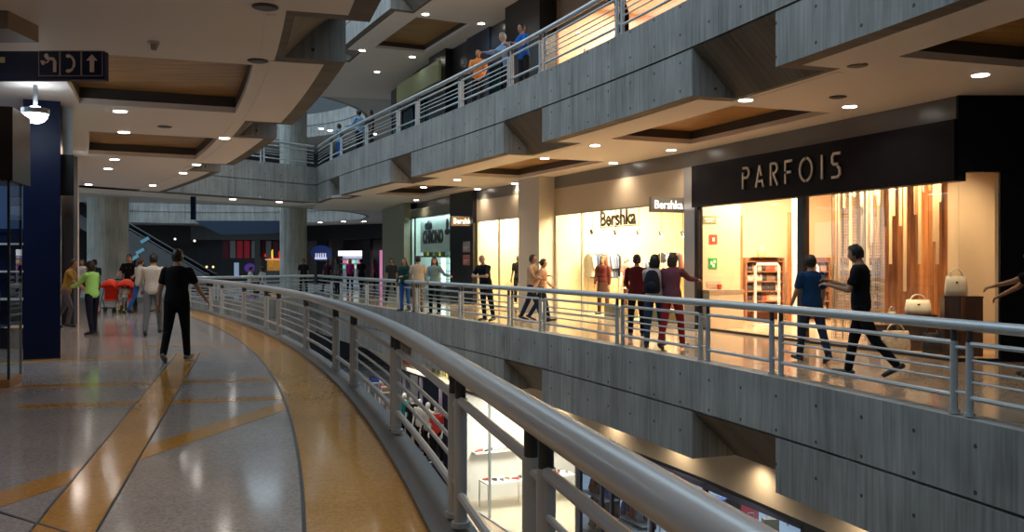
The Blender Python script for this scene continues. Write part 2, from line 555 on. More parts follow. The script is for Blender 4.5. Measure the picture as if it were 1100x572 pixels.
# cross bridge at the end of the well, on three levels
A0 = NEAR.pt(END_NEAR, 0); B0 = OPP.pt(END_OPP, 0)
class Line:
    def __init__(s, a, b): s.a = Vector(a[:2]); s.b = Vector(b[:2]); s.L = (s.b-s.a).length; s.u = (s.b-s.a)/s.L
    def arc(s, Y): return Y
    def tan(s, Y): return s.u
    def pt(s, Y, d=0.0, z=0.0):
        p = s.a + s.u*Y
        return Vector((p.x + d*s.u.y, p.y - d*s.u.x, z))
CR = Line(A0, B0)       # +d looks back at the well, so the slab lies at -d
for lv in (0, 1, 2):
    zf = lv*LEV
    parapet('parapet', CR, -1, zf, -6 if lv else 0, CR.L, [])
    bm = B(); sweep(bm, CR, -4, CR.L+1.0, [(-0.28, zf-0.1), (-3.2, zf-0.1), (-3.2, zf-0.002), (-0.28, zf-0.002)], 2); struct('floor', bm, TERR)
    bm = B(); sweep(bm, CR, -4, CR.L+1.0, [(-0.5, zf-1.534), (-3.2, zf-1.534), (-3.2, zf-1.45), (-0.5, zf-1.45)], 2); struct('ceiling', bm, CEILM)

# round well beyond the bridge: rings of floor, parapet and ceiling
RC = Vector((-19.5, 50.5)); RR = 11.0; RO = 19.0
def in_void(p):
    s = (p - CR.a)
    side = s.x*CR.u.y - s.y*CR.u.x          # > 0 in front of the bridge
    return side > -0.25 and NEAR.f(p.y) - 0.3 < p.x < OPP.f(p.y) + 0.3
def ring_slab(bm, z0, z1, r0=RR, r1=RO, na=192, nr=20):
    for i in range(na):
        for j in range(nr):
            a0, a1 = 2*PI*i/na, 2*PI*(i+1)/na
            q0, q1 = r0 + (r1-r0)*j/nr, r0 + (r1-r0)*(j+1)/nr
            P = [RC + Vector((math.cos(a), math.sin(a)))*q for a, q in ((a0, q0), (a0, q1), (a1, q1), (a1, q0))]
            if in_void((P[0]+P[1]+P[2]+P[3])/4): continue
            prism(bm, P, z0, z1)
class Circle:
    def __init__(s, c, r): s.c = c; s.r = r
    def arc(s, Y): return Y*s.r
    def tan(s, Y): return Vector((-math.sin(Y), math.cos(Y)))
    def pt(s, Y, d=0.0, z=0.0):
        q = s.r + d
        return Vector((s.c.x + q*math.cos(Y), s.c.y + q*math.sin(Y), z))
CI = Circle(RC, RR)
for lv in (0, 1, 2):
    zf = lv*LEV
    bm = B(); ring_slab(bm, zf-0.10, zf-0.004); struct('floor', bm, TERR)
    if lv:
        bm = B(); ring_slab(bm, zf-1.528, zf-1.44); struct('ceiling', bm, mat('grey_ceiling', (0.50, 0.48, 0.45), 0.6))
    bm = B(); uvl = bm.loops.layers.uv.new('UVMap')
    sweep(bm, CI, 0, 2*PI, [(-0.05, zf), (-0.05, zf-BAND), (0.2, zf-BAND), (0.2, zf)], PI/48, uvl)
    sweep(bm, CI, 0, 2*PI, [(0, zf-BAND), (0, zf-1.54), (0.2, zf-1.54), (0.2, zf-BAND)], PI/48, uvl)
    struct('parapet', bm, CONC)
# outer wall of the round hall
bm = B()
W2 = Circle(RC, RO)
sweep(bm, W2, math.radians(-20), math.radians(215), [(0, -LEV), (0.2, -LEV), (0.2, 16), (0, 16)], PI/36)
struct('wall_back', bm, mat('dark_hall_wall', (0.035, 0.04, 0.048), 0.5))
bm = B(); prism(bm, [RC + Vector((math.cos(2*PI*k/48), math.sin(2*PI*k/48)))*RO for k in range(48)], -LEV-0.1, -LEV)
struct('floor', bm, TERR)
# end wall behind the camera and outer side walls
bm = B(); bx(bm, -18, 28, -8.6, -8.3, -LEV, 20); struct('wall_front', bm, mat('grey_plaster_wall', (0.25, 0.25, 0.25), 0.7))
bm = B(); sweep(bm, OPP, -8.3, 44, [(17, -LEV), (17.2, -LEV), (17.2, 20), (17, 20)], 1.0); struct('wall_right', bm, mat('grey_plaster_wall', (0.25, 0.25, 0.25), 0.7))
bm = B(); sweep(bm, NEAR, -8.3, 34, [(-13.8, -LEV), (-14, -LEV), (-14, 20), (-13.8, 20)], 1.0); struct('wall_left', bm, mat('grey_plaster_wall', (0.25, 0.25, 0.25), 0.7))

# round concrete columns
def column(name, p, r, z0, z1, label):
    bm = B(); uvl = bm.loops.layers.uv.new('UVMap')
    n = 28
    rings_ = []
    for z in (z0, z0+1.9, z0+1.93, z0+1.96, z1):
        q = r - 0.012 if abs(z - z0 - 1.93) < 0.001 else r
        rings_.append((z, [bm.verts.new((p[0]+q*math.cos(2*PI*i/n), p[1]+q*math.sin(2*PI*i/n), z)) for i in range(n)]))
    for (za, A), (zb, C) in zip(rings_[:-1], rings_[1:]):
        for i in range(n):
            j = (i+1) % n
            f = bm.faces.new((A[i], A[j], C[j], C[i]))
            for lp, uv in zip(f.loops, ((2*PI*r*i/n, za), (2*PI*r*(i+1)/n, za), (2*PI*r*(i+1)/n, zb), (2*PI*r*i/n, zb))): lp[uvl].uv = uv
    o = struct(name, bm, concrete_mat('column_concrete', (0.46, 0.49, 0.47), holes=False) if 'column_concrete' not in MATS else MATS['column_concrete'], smooth=True)
    return o
column('column', (-16.9, 37.0), 0.80, -0.01, CEIL+0.02, '')
column('column', (-10.95, 44.3), 0.66, -LEV, 2*LEV+CEIL, '')

# ------------------------------------------------------------------ railings
def railing(path, sg, zf, y0, y1, posts, label, off=0.085, group=None, rad=0.058, seg=10, step=0.4):
    root = empty('railing', T(*path.pt((y0+y1)/2, sg*off, zf)))
    root['label'] = label; root['category'] = 'railing'
    if group: root['group'] = group
    inv = root.matrix_basis.inverted()
    def circ(d, z, r, n):
        return [(sg*off + d + r*math.cos(2*PI*i/n), zf + z + r*math.sin(2*PI*i/n)) for i in range(n)]
    def fin(name, bm, m, parent=root, smooth=True):
        bmesh.ops.transform(bm, matrix=inv, verts=bm.verts[:])
        return obj(name, bm, m, parent, smooth=smooth)
    bm = B(); sweep(bm, path, y0, y1, circ(0, 0.93, rad, 16), step); fin('handrail', bm, STEEL)
    gap = 0.105
    for Y in posts:
        k = 1.0
        for s in (-1, 1):
            Yp = Y + s*gap*path.tan(Y).y
            if not (y0 < Yp < y1): continue
            p = path.pt(Yp, sg*off, zf)
            bm = B(); cyl(bm, p+Vector((0, 0, 0.04)), p+Vector((0, 0, 0.76)), 0.038, n=12)
            cyl(bm, p+Vector((0, 0, 0.02)), p+Vector((0, 0, 0.05)), 0.055, n=12)
            post = fin('post', bm, STEEL)
            bm = B(); cyl(bm, p+Vector((0, 0, 0.74)), p+Vector((0, 0, 0.89)), 0.031, n=12)
            fin('post_neck', bm, STEELD, post)
        for z in (0.24, 0.70):
            bm = B()
            cyl(bm, path.pt(Y-gap*path.tan(Y).y, sg*off, zf+z), path.pt(Y+gap*path.tan(Y).y, sg*off, zf+z), 0.018, n=8)
            fin('stud', bm, STEEL)
    ys = [y0] + list(posts) + [y1]
    for a, b in zip(ys[:-1], ys[1:]):
        ga = gap if a != y0 else 0; gb = gap if b != y1 else 0
        for z, r in ((0.20, 0.026), (0.36, 0.014), (0.47, 0.014), (0.58, 0.014), (0.745, 0.026)):
            if b - a < 2.0 and r < 0.02 and a != y0 and b != y1 and path is not CR: continue
            bm = B(); sweep(bm, path, a+ga, b-gb, circ(0, z, r, 8), 1.2); fin('bar', bm, STEEL)
    return root
near_posts = [-3.0, 0.3, 3.48, 5.2, 8.0, 11.0, 12.6, 15.6, 18.7, 20.2, 23.0, 25.8, 27.3, 30.2]
railing(NEAR, -1, 0.05, -4, 33.2, near_posts, 'steel railing curving beside the grey and ochre terrazzo floor', off=0.0, rad=0.068)
opp_posts = [5.4, 9.0, 12.1, 13.85, 16.5, 19.7, 21.3, 24.2, 27.3, 28.9, 32, 35.2, 36.8]
railing(OPP, 1, 0.02, 2, END_OPP, opp_posts, 'steel railing along the far walkway in front of the lit shop windows', step=0.6)
railing(OPP, 1, LEV+0.02, 8, END_OPP, [9.0, 12.1, 13.85, 16.5, 19.7, 21.3, 24.2, 27.3, 28.9, 32, 35.2, 36.8], 'steel railing of the upper gallery above the concrete parapet', step=0.6)
for lv, lb in ((0, 'short steel railing across the end of the well on the walkway level'), (1, 'short steel railing on the bridge of the upper gallery')):
    railing(CR, -1, lv*LEV+0.02, 0.1, CR.L-0.1, [2.3, 4.6], lb, step=1)
railing(CI, 1, LEV, math.radians(10), math.radians(130), [math.radians(a) for a in range(25, 130, 15)], 'curved railing of the round gallery beyond the bridge', step=PI/40) if False else None
# ================================================================== SHOPS OF THE FAR WALKWAY
def fpt(px, d=DW, z=0.0): return OPP.pt(Y_at(OPP, px, d), d, z)
def seg(pa, pb, d=DW, z=0.0):
    """local frame from image column pa to pb at offset d: x to the right, y into the shop"""
    a, b = fpt(pa, d), fpt(pb, d)
    return frame(a, b, z)
BAND_M = mat('grey_bulkhead', (0.16, 0.15, 0.14), 0.28)
BEIGE = mat('beige_render', (0.50, 0.43, 0.34), 0.6)
def wallbox(name, pa, pb, z0, z1, m, d=DW, th=0.14, d0=0.0):
    M, W = seg(pa, pb, d)
    bm = B(); bx(bm, 0, W, d0, d0+th, z0, z1)
    return struct(name, bm, m, matrix=M)

# ---- upper strip, walls and pillars of the facade (walkway level)
for pa, pb in ((1030, 748), (748, 594), (594, 512), (512, 418)):
    wallbox('wall_bulkhead', pb, pa, 3.86, CEIL+0.02, BAND_M)
wallbox('wall_right', 594, 745, 3.06, 3.86, mat('cream_render', (0.58, 0.49, 0.37), 0.6))
wallbox('wall_right', 736.5, 748, 0, 3.86, mat('satin_metal', (0.45, 0.45, 0.46), 0.3, 0.6), th=0.2, d0=-0.05)
wallbox('wall_right', 512, 558, 3.10, 3.86, BEIGE)
wallbox('wall_right', 487, 512, 0, CEIL, BLACK, th=0.25, d0=-0.15)
wallbox('wall_right', 440, 487, 3.55, 3.9, mat('olive_grey_panel', (0.17, 0.18, 0.14), 0.5))
wallbox('wall_right', 417, 441, 0, CEIL, mat('olive_grey_render', (0.28, 0.30, 0.22), 0.5), th=0.3, d0=-0.3)
# white pier
M, W = seg(557, 579, 3.45)
bm = B(); bx(bm, 0, W, 0, 0.85, 0, CEIL+0.01)
struct('pillar', bm, mat('white_pier', (0.62, 0.58, 0.52), 0.5), matrix=M)

def polyroom(pts, z0, h, wallm, floorm, ceilm, skip=0, th=0.1):
    """the inside of a shop whose plan is the polygon pts (clockwise seen from above, starting at the left of the
    glass front); the last side is the glass front and gets no wall"""
    bm = B()
    n = len(pts)
    for a, b in zip(pts[:-1], pts[1:]):
        M, W = frame(a, b); bx(bm, -0.0, W+0.0, 0.0, th, z0, z0+h, M=M)
    struct('wall_shop', bm, wallm)
    P = [Vector(p[:2]) for p in pts]
    bm = B(); prism(bm, P, z0+h-0.05, z0+h+0.03); struct('ceiling_shop', bm, ceilm)
    bm = B(); prism(bm, P, z0+0.001, z0+0.006); struct('floor_shop', bm, floorm)
def ray(px, Y, z=0.0): return at_depth(px, Y, z)
def seg_v(pa, pb, d=DW):
    M, W = seg(pa, pb, d); return M.to_3x3() @ Vector((0, 1, 0))

def room(pa, pb, depth, z0, h, wallm, floorm, ceilm, d=DW, th=0.1, sides=(True, True)):
    """the inside of a shop: back, sides, floor, ceiling"""
    M, W = seg(pa, pb, d)
    bm = B()
    bx(bm, -0.1, W+0.1, depth, depth+th, z0, z0+h)
    if sides[0]: bx(bm, -th-0.03, -0.03, 0.15, depth, z0, z0+h)
    if sides[1]: bx(bm, W+0.03, W+0.03+th, 0.15, depth, z0, z0+h)
    struct('wall_shop', bm, wallm, matrix=M)
    bm = B(); bx(bm, 0, W, 0.0, depth, z0+h-0.05, z0+h+0.03)
    struct('ceiling_shop', bm, ceilm, matrix=M)
    bm = B(); bx(bm, 0, W, 0.0, depth, z0+0.001, z0+0.006)
    struct('floor_shop', bm, floorm, matrix=M)
    return M, W

def glazing(n, M, W, z0, z1, divs, gm, fm, fr=0.04, v=0.03, parent=None):
    """glass front: panes and a thin frame in one window"""
    bm = B()
    xs = [0] + divs + [W]
    for x in xs: bx(bm, x-fr/2, x+fr/2, v-0.03, v+0.04, z0, z1)
    bx(bm, 0, W, v-0.03, v+0.04, z1-fr, z1); bx(bm, 0, W, v-0.03, v+0.04, z0, z0+fr)
    w_ = struct('window_%d' % n, bm, fm, matrix=M)
    for i, (a, b) in enumerate(zip(xs[:-1], xs[1:])):
        bm = B(); bx(bm, a+fr/2, b-fr/2, v, v+0.012, z0+fr, z1-fr)
        obj('window_pane', bm, gm, w_)
    return w_

LAMP = mat('lamp_glow_warm', (1, 0.9, 0.7), 0.5, emit=(1.0, 0.86, 0.6), estr=20)
LAMPW = mat('lamp_glow_white', (1, 1, 1), 0.5, emit=(1.0, 0.97, 0.92), estr=16)
ORD = ['first', 'second', 'third', 'fourth', 'fifth', 'sixth', 'seventh', 'eighth', 'ninth', 'tenth', 'eleventh', 'twelfth', 'thirteenth', 'fourteenth', 'fifteenth', 'sixteenth', 'seventeenth', 'eighteenth', 'nineteenth', 'twentieth', 'twenty-first', 'twenty-second', 'twenty-third', 'twenty-fourth', 'twenty-fifth', 'twenty-sixth', 'twenty-seventh', 'twenty-eighth']

def track_light(M, label, group=None, aim=(0.0, -0.5, -0.8), glow=LAMP, r=0.055, body=WHITE, up=0.0):
    root = empty('track_light', M); tag(root, label, 'track light', group)
    a = Vector(aim).normalized()
    bm = B(); cyl(bm, (0, 0, up), (0, 0, -0.12), 0.012, n=8); cyl(bm, (0, 0, up), (0, 0, up-0.03), 0.05, n=10); obj('bracket', bm, body, root)
    c = Vector((0, 0, -0.14))
    bm = B(); cyl(bm, c - a*0.09, c + a*0.10, r*0.85, r, n=14); obj('lamp_head', bm, body, root, smooth=True)
    bm = B(); cyl(bm, c + a*0.101, c + a*0.106, r*0.85, n=14); obj('lens', bm, glow, root)
    return root

# garments -----------------------------------------------------------
GCOL = [((0.02, 0.02, 0.025), 'black'), ((0.45, 0.06, 0.05), 'red'), ((0.55, 0.36, 0.22), 'tan'), ((0.70, 0.62, 0.52), 'cream'), ((0.10, 0.13, 0.22), 'navy'), ((0.5, 0.25, 0.22), 'rose')]
def garment_proto(col, cname, k):
    """a top on a hanger, hung from z = 0, seen edge-on along x"""
    root = empty('garment')
    bm = B()
    rg = []
    for z, w, t in ((-0.06, 0.05, 0.03), (-0.09, 0.12, 0.04), (-0.14, 0.19, 0.05), (-0.24, 0.20, 0.055), (-0.42, 0.17, 0.05), (-0.62, 0.20, 0.055), (-0.78 - 0.05*(k % 3), 0.23, 0.06)):
        rg.append(((0, 0, z), (1, 0, 0), (0, 1, 0), t, w))
    loft(bm, rg, 12)
    for s in (-1, 1): limb(bm, (0, s*0.18, -0.16), (0, s*0.24, -0.50), 0.045, 0.04, 8, caps=2)
    obj('cloth', bm, mat('cloth_'+cname, col, 0.85, noise=0.15, nscale=20), root, smooth=True)
    bm = B(); tube(bm, [(0, -0.17, -0.10), (0, 0, -0.05), (0, 0.17, -0.10)], 0.006, 6); tube(bm, [(0, 0, -0.05), (0, 0, 0.0), (0, 0.02, 0.025), (0, 0.0, 0.04)], 0.004, 6)
    obj('hanger', bm, STEEL, root)
    return root
GP = None
def hang_garments(M, n, dx, z, where, group):
    global GP
    if GP is None:
        GP = [garment_proto(c, nm, k) for k, (c, nm) in enumerate(GCOL)]
        for g in GP: g['_fresh'] = 1
    for i in range(n):
        k = random.randrange(len(GP))
        p = GP[k]
        if p.get('_fresh'):
            del p['_fresh']; g = p
        else: g = copy_tree(p)
        g.matrix_basis = M @ T(dx*(i+0.5), 0, z) @ RZ(random.uniform(-12, 12))
        tag(g, '%s top on a hanger %s' % (GCOL[k][1], where), 'garment', group + ', ' + GCOL[k][1])

def clothes_rack(M, L, h, label, n, where, group):
    root = empty('clothes_rack', M); tag(root, label, 'clothes rack')
    bm = B(); cyl(bm, (0, 0, h), (L, 0, h), 0.014, n=8); obj('rail', bm, STEEL, root)
    for x in (0.0, L):
        bm = B(); cyl(bm, (x, 0, 0.02), (x, 0, h), 0.014, n=8); obj('upright', bm, STEEL, root)
        bm = B(); bx(bm, x-0.02, x+0.02, -0.25, 0.25, 0, 0.03); obj('foot', bm, STEEL, root)
    hang_garments(M, n, L/n, h-0.055, where, group)

def handbag(M, w, h, t, m, label, group=None, hm=None, cat='handbag', proto=False):
    root = empty('handbag', M); 
    tag(root, label, cat, group)
    bm = B()
    rg = []
    for z, k, q in ((0, 0.86, 0.9), (0.02, 0.97, 1.0), (h*0.3, 1.0, 1.0), (h*0.7, 0.95, 0.75), (h*0.97, 0.88, 0.35), (h, 0.84, 0.22)):
        rg.append((Vector((0, 0, z)), (1, 0, 0), (0, 1, 0), w/2*k, t/2*q))
    n = 16
    R = []
    for c, ax, ay, rx, ry in rg:
        r_ = []
        for i in range(n):
            a = 2*PI*i/n
            ca, sa = math.cos(a), math.sin(a)
            r_.append(bm.verts.new(c + Vector((rx*math.copysign(abs(ca)**0.5, ca), ry*math.copysign(abs(sa)**0.5, sa), 0))))
        R.append(r_)
    for i in range(len(R)-1): bridge(bm, R[i], R[i+1])
    capf(bm, R[0], True); capf(bm, R[-1])
    obj('bag_body', bm, m, root, smooth=True)
    for s in (-1, 1):
        bm = B()
        tube(bm, [(w*0.28*math.cos(a), s*t*0.12, h*0.93 + h*0.42*math.sin(a)) for a in [PI*i/10 for i in range(11)]], 0.012, 6)
        obj('handle', bm, hm or m, root, smooth=True)
    bm = B(); bx(bm, -w*0.05, w*0.05, -t/2*0.86, -t/2*0.70, h*0.62, h*0.72); obj('clasp', bm, mat('brass', (0.7, 0.5, 0.2), 0.25, 1.0), root)
    return root

def table(M, sx, sy, h, m, label, group=None, th=0.04, leg=0.04):
    root = empty('display_table', M); tag(root, label, 'table', group)
    bm = B(); bx(bm, -sx/2, sx/2, -sy/2, sy/2, h-th, h); obj('tabletop', bm, m, root)
    for a in (-1, 1):
        for b in (-1, 1):
            bm = B(); bx(bm, a*(sx/2-leg/2)-leg/2, a*(sx/2-leg/2)+leg/2, b*(sy/2-leg/2)-leg/2, b*(sy/2-leg/2)+leg/2, 0, h-th); obj('leg', bm, m, root)
    return root

def folded(M, sx, sy, h, col, cname, label, group=None):
    bm = B()
    n = 4
    for i in range(n):
        bx(bm, -sx/2+random.uniform(0, .015), sx/2-random.uniform(0, .015), -sy/2+random.uniform(0, .015), sy/2-random.uniform(0, .015), h*i/n+0.002, h*(i+1)/n-0.002)
    o = obj('folded_clothes', bm, mat('cloth_'+cname, col, 0.85, noise=0.15, nscale=20), matrix=M, bevel=0.008)
    tag(o, label, 'folded clothes', group); return o

def shoe(M, m, label, group):
    root = empty('shoe', M); tag(root, label, 'shoe', group)
    bm = B(); loft(bm, [((0, -0.13, 0.03), (1, 0, 0), (0, 0, 1), 0.02, 0.02), ((0, -0.12, 0.05), (1, 0, 0), (0, 0, 1), 0.033, 0.045), ((0, -0.05, 0.05), (1, 0, 0), (0, 0, 1), 0.037, 0.045), ((0, 0.03, 0.04), (1, 0, 0), (0, 0, 1), 0.04, 0.033), ((0, 0.10, 0.03), (1, 0, 0), (0, 0, 1), 0.042, 0.024), ((0, 0.14, 0.025), (1, 0, 0), (0, 0, 1), 0.025, 0.014)], 10); obj('shoe_upper', bm, m, root, smooth=True)
    bm = B(); loft(bm, [((0, -0.02, 0.0), (1, 0, 0), (0, 1, 0), 0.042, 0.135), ((0, -0.02, 0.02), (1, 0, 0), (0, 1, 0), 0.045, 0.14)], 14); obj('sole', bm, WHITE, root)
    return root

# ================================================================== the big fashion shop (wide lit window)
M2, W2_ = seg(597, 736.5)
L0 = fpt(597); vv = seg_v(597, 736.5); L1 = L0 + vv*5.6
polyroom([L0, L1, L1 + Vector((0.3, -0.9, 0)), ray(743, fpt(743).y + 0.25)], 0, 3.9, CREAM, mat('shop_floor_cream', (0.66, 0.52, 0.34), 0.25), WHITE)
MLW, WLW = frame(L0, L1)          # the wall that the window shows: x along it, -y into the room
MLW = MLW
glazing(1, M2, W2_, 0.0, 3.06, [W2_*0.24], GLASS, mat('satin_metal', (0.45, 0.45, 0.46), 0.3, 0.6))
cg = (L0 + L1 + fpt(736))/3
area('shop_light', T(cg.x, cg.y, 3.75), 2.6, 2.6, 1000, (1.0, 0.78, 0.47))
area('shop_light', MLW @ T(WLW*0.60, -1.5, 3.6) @ RX(-50), WLW*0.5, 0.4, 520, (1.0, 0.82, 0.58))
# hanging name
SIGND = mat('taupe_letters', (0.30, 0.24, 0.18), 0.5)
root = empty('shop_sign', M2 @ T(W2_*0.35, 0.20, 2.62)); tag(root, 'taupe shop name lettering hanging behind the widest lit window', 'sign')
text('lettering', 'Bershka', 0.58, SIGND, root, RX(90), bold=0.018)
bm = B(); bx(bm, 0.0, 1.9, 0.0, 0.012, -0.06, -0.03); bx(bm, 0.3, 0.31, 0, .01, 0.45, 0.95); bx(bm, 1.5, 1.51, 0, .01, 0.45, 0.95); obj('hanging_bar', bm, SIGND, root)
for i in range(5):
    track_light(MLW @ T(WLW*(0.14+0.15*i), -0.9, 2.62), 'small dark track light over the widest lit window, %s from its left end' % ORD[i], 'track lights over the widest window', body=BLACK, up=1.2, r=0.07)
for i, (x, L, n, h) in enumerate(((0.9, 1.1, 14, 1.95), (2.3, 1.0, 12, 1.75), (3.6, 1.6, 18, 2.0))):
    nm = ('at the far end of the widest window', 'beside the coated shopper', 'behind the trio of shoppers')[i]
    clothes_rack(MLW @ T(x, -0.45, 0.006), L, h, 'steel clothes rack ' + nm, n, 'on the rack ' + nm, 'tops on the rack ' + nm)
for i, (x, y) in enumerate(((3.0, 0.5), (5.2, 0.5))):
    bm = B(); bx(bm, -0.42, 0.42, -0.3, 0.3, 0, 0.34); o = obj('plinth', bm, mat('taupe_plinth', (0.20, 0.17, 0.12), 0.5), matrix=M2 @ T(x, y, 0.006), bevel=0.01)
    tag(o, 'low taupe display plinth just inside the widest window, %s' % ('beside the partition' if i == 0 else 'behind the coated shopper'), 'plinth')
table(MLW @ T(2.2, -1.7, 0.006), 1.3, 0.7, 0.8, WHITE, 'white display table inside the widest lit shop window')
for i in range(4):
    c, nm = GCOL[(i+1) % 6]
    folded(MLW @ T(1.75+0.3*i, -1.7, 0.808), 0.24, 0.32, 0.12, c, nm, '%s folded clothes stacked on the white display table' % nm)

# illuminated projecting sign
def blade_sign(px, d, z, w, h, label, rot=0, board=mat('sign_grey', (0.35, 0.33, 0.30), 0.5)):
    p = fpt(px, d); t = OPP.tan(Y_at(OPP, px, d))
    # face of the sign looks down the walkway towards the camera
    u = Vector((t.y, -t.x, 0)); M = Matrix(((u.x, t.x, 0, p.x), (u.y, t.y, 0, p.y), (0, 0, 1, z), (0, 0, 0, 1))) @ RZ(rot)
    root = empty('projecting_sign', M); tag(root, label, 'sign')
    bm = B(); bx(bm, 0, w, 0, 0.12, 0, h); obj('sign_box', bm, board, root, bevel=0.01)
    te = text('lettering', 'Bershka', h*0.80, mat('sign_letters_lit', (1, 1, 1), 0.5, emit=(1, 0.97, 0.92), estr=1.3), root, T(w*0.07, -0.004, h*0.24) @ RX(90), bold=0.002)
    te.scale = (w*0.86/max(te.dimensions.x, 0.01), 1, 1) if False else (1, 1, 1)
    k = w*0.86/max((max(v.co.x for v in te.data.vertices)), 0.01)
    te.matrix_basis = T(w*0.07, -0.004, h*0.24) @ RX(90) @ Matrix.Diagonal((k, 1, 1, 1))
    bm = B(); cyl(bm, (w, 0.06, h*0.75), (w+0.12, 0.06, h*0.75), 0.02, n=8); cyl(bm, (w, 0.06, h*0.25), (w+0.12, 0.06, h*0.25), 0.02, n=8); obj('bracket', bm, STEEL, root)
    return root
blade_sign(700, 3.05, 2.78, 0.95, 0.36, 'glowing white shop name on a grey board beside the large dark fascia')
blade_sign(485, 3.1, 2.92, 0.95, 0.36, 'glowing white shop name on a beige board beside the black pillar', board=mat('sign_beige', (0.34, 0.24, 0.15), 0.5))

# ================================================================== narrow window of the same shop, left of the pier
M1, W1 = seg(513, 560)
L0 = fpt(513); vv = seg_v(513, 560); L1 = L0 + vv*3.4
polyroom([L0, L1, L1 + Vector((0.2, -0.8, 0)), ray(565, fpt(565).y + 0.25)], 0, 3.9, CREAM, mat('shop_floor_cream', (0.66, 0.52, 0.34), 0.25), WHITE)
MLN, WLN = frame(L0, L1)
glazing(2, M1, W1, 0.0, 3.10, [W1*0.5], GLASS, mat('satin_metal', (0.45, 0.45, 0.46), 0.3, 0.6))
cg = (L0 + L1 + fpt(560))/3
area('shop_light', T(cg.x, cg.y, 3.75), 1.6, 1.6, 480, (1.0, 0.80, 0.50))
clothes_rack(MLN @ T(WLN*0.68, -0.45, 0.006), 0.8, 1.95, 'steel clothes rack in the narrow window left of the pale pier', 7, 'in the narrow window left of the pale pier', 'tops in the narrow window')
# notices on the black pillar
MB_, WB = seg(487, 512, 3.85)
for i, (z, c, nm) in enumerate(((1.95, (0.22, 0.22, 0.24), 'grey'), (1.45, (0.30, 0.10, 0.10), 'dull red'))):
    bm = B(); bx(bm, WB*0.45, WB*0.45+0.62, -0.025, -0.002, z, z+0.40)
    o = obj('notice', bm, mat('notice_'+nm, c, 0.6), matrix=MB_); tag(o, '%s notice fixed to the black pillar below the beige sign' % nm, 'notice')
    bm = B(); bx(bm, WB*0.45+0.05, WB*0.45+0.57, -0.030, -0.0255, z+0.17, z+0.20); bx(bm, WB*0.45+0.05, WB*0.45+0.45, -0.030, -0.0255, z+0.10, z+0.12); obj('printed_line', bm, mat('print_grey', (0.5, 0.5, 0.5), 0.6), o)

# ================================================================== cool-lit watch shop
M3, W3 = seg(441, 487)
L0 = fpt(441); vv = seg_v(441, 487); 
polyroom([L0, L0 + vv*4.0, ray(497, 38), ray(493, fpt(489).y+0.3)], 0, 3.9, mat('cool_white_wall', (0.62, 0.72, 0.68), 0.5), mat('shop_floor_grey', (0.30, 0.32, 0.32), 0.2), WHITE)
glazing(3, M3, W3, 0.0, 3.55, [W3*0.10], GLASS, BLACK)
area('shop_light', M3 @ T(W3*0.5, 0.28, 3.7), W3*0.8, 0.4, 240, (0.80, 1.0, 0.93))
# poster with two black portraits and the lettering
root = empty('poster_panel', M3 @ T(0.5, 0.30, 1.9)); tag(root, 'pale poster panel with heavy black lettering and two dark portraits', 'poster')
bm = B(); bx(bm, 0, W3-0.9, 0, 0.06, 0.1, 1.6); obj('poster_board', bm, mat('poster_blue_white', (0.55, 0.68, 0.68), 0.5), root)
ww = W3-0.9
t1 = text('small_lettering', 'otto', 0.5, BLACK, root, T(ww*0.15, -0.01, 1.12) @ RX(90), bold=0.04)
t2 = text('large_lettering', 'CHRONO', 0.72, BLACK, root, T(ww*0.08, -0.01, 0.52) @ RX(90), bold=0.05)
t2.matrix_basis = T(ww*0.08, -0.01, 0.52) @ RX(90) @ Matrix.Diagonal((ww*0.58/max(v.co.x for v in t2.data.vertices), 1, 1, 1))
for k, x in enumerate((0.76, 0.97)):
    bm = B(); ellips(bm, (ww*x, -0.01, 1.25), 0.17, 0.02, 0.24); ellips(bm, (ww*x, -0.01, 0.93), 0.32 if k == 0 else 0.25, 0.02, 0.14); obj('portrait', bm, BLACK, root)
bm = B(); bx(bm, 0.4, W3-1.4, 0.30, 0.75, 1.78, 1.84); o = obj('display_ledge', bm, mat('brown_ledge', (0.14, 0.09, 0.04), 0.5), matrix=M3); tag(o, 'brown ledge under the poster of the cool-lit shop', 'shelf')
for i in range(4):
    bm = B(); bx(bm, 0, 0.5, 0, 0.2, 0, 0.24)
    o = obj('gift_box', bm, mat('box_%d' % (i % 2), ((0.55, 0.48, 0.08), (0.10, 0.16, 0.12))[i % 2], 0.5), matrix=M3 @ T(0.6+W3*0.14*i, 0.40, 1.84), bevel=0.01)
    tag(o, '%s gift box on the brown ledge, %s from its left end' % (('yellow', 'dark green')[i % 2], ORD[i]), 'box')
for i in range(5):
    root = empty('display_tower', M3 @ T(0.6+(W3-1.2)*i/4, 1.2, 0.006)); tag(root, 'glowing white glass display tower below the portraits poster, %s from the olive pillar' % ORD[i], 'display tower', 'display towers in the cool-lit shop')
    bm = B(); bx(bm, -0.3, 0.3, -0.2, 0.2, 0, 0.5); obj('cabinet_base', bm, BLACK, root)
    bm = B(); bx(bm, -0.24, 0.24, 0.14, 0.17, 0.5, 1.75); obj('light_panel', bm, mat('cool_backlight', (1, 1, 1), 0.5, emit=(0.75, 1.0, 0.93), estr=3.5), root)
    for z in (0.8, 1.15, 1.5):
        bm = B(); bx(bm, -0.27, 0.27, -0.15, 0.13, z, z+0.02); obj('shelf', bm, GLASSD, root)
    bm = B(); bx(bm, -0.3, 0.3, -0.2, 0.2, 1.75, 1.77); obj('cabinet_top', bm, BLACK, root)

# ================================================================== accessories shop with the dark fascia
PY = fpt(748); PC = fpt(1030)
M4, W4 = frame(PY, PC)
DARKF = mat('near_black_fascia', (0.005, 0.0045, 0.008), 0.5, spec=0.15)
bm = B(); bx(bm, -0.05, W4+0.0, -0.10, 0.15, 2.88, 3.86)
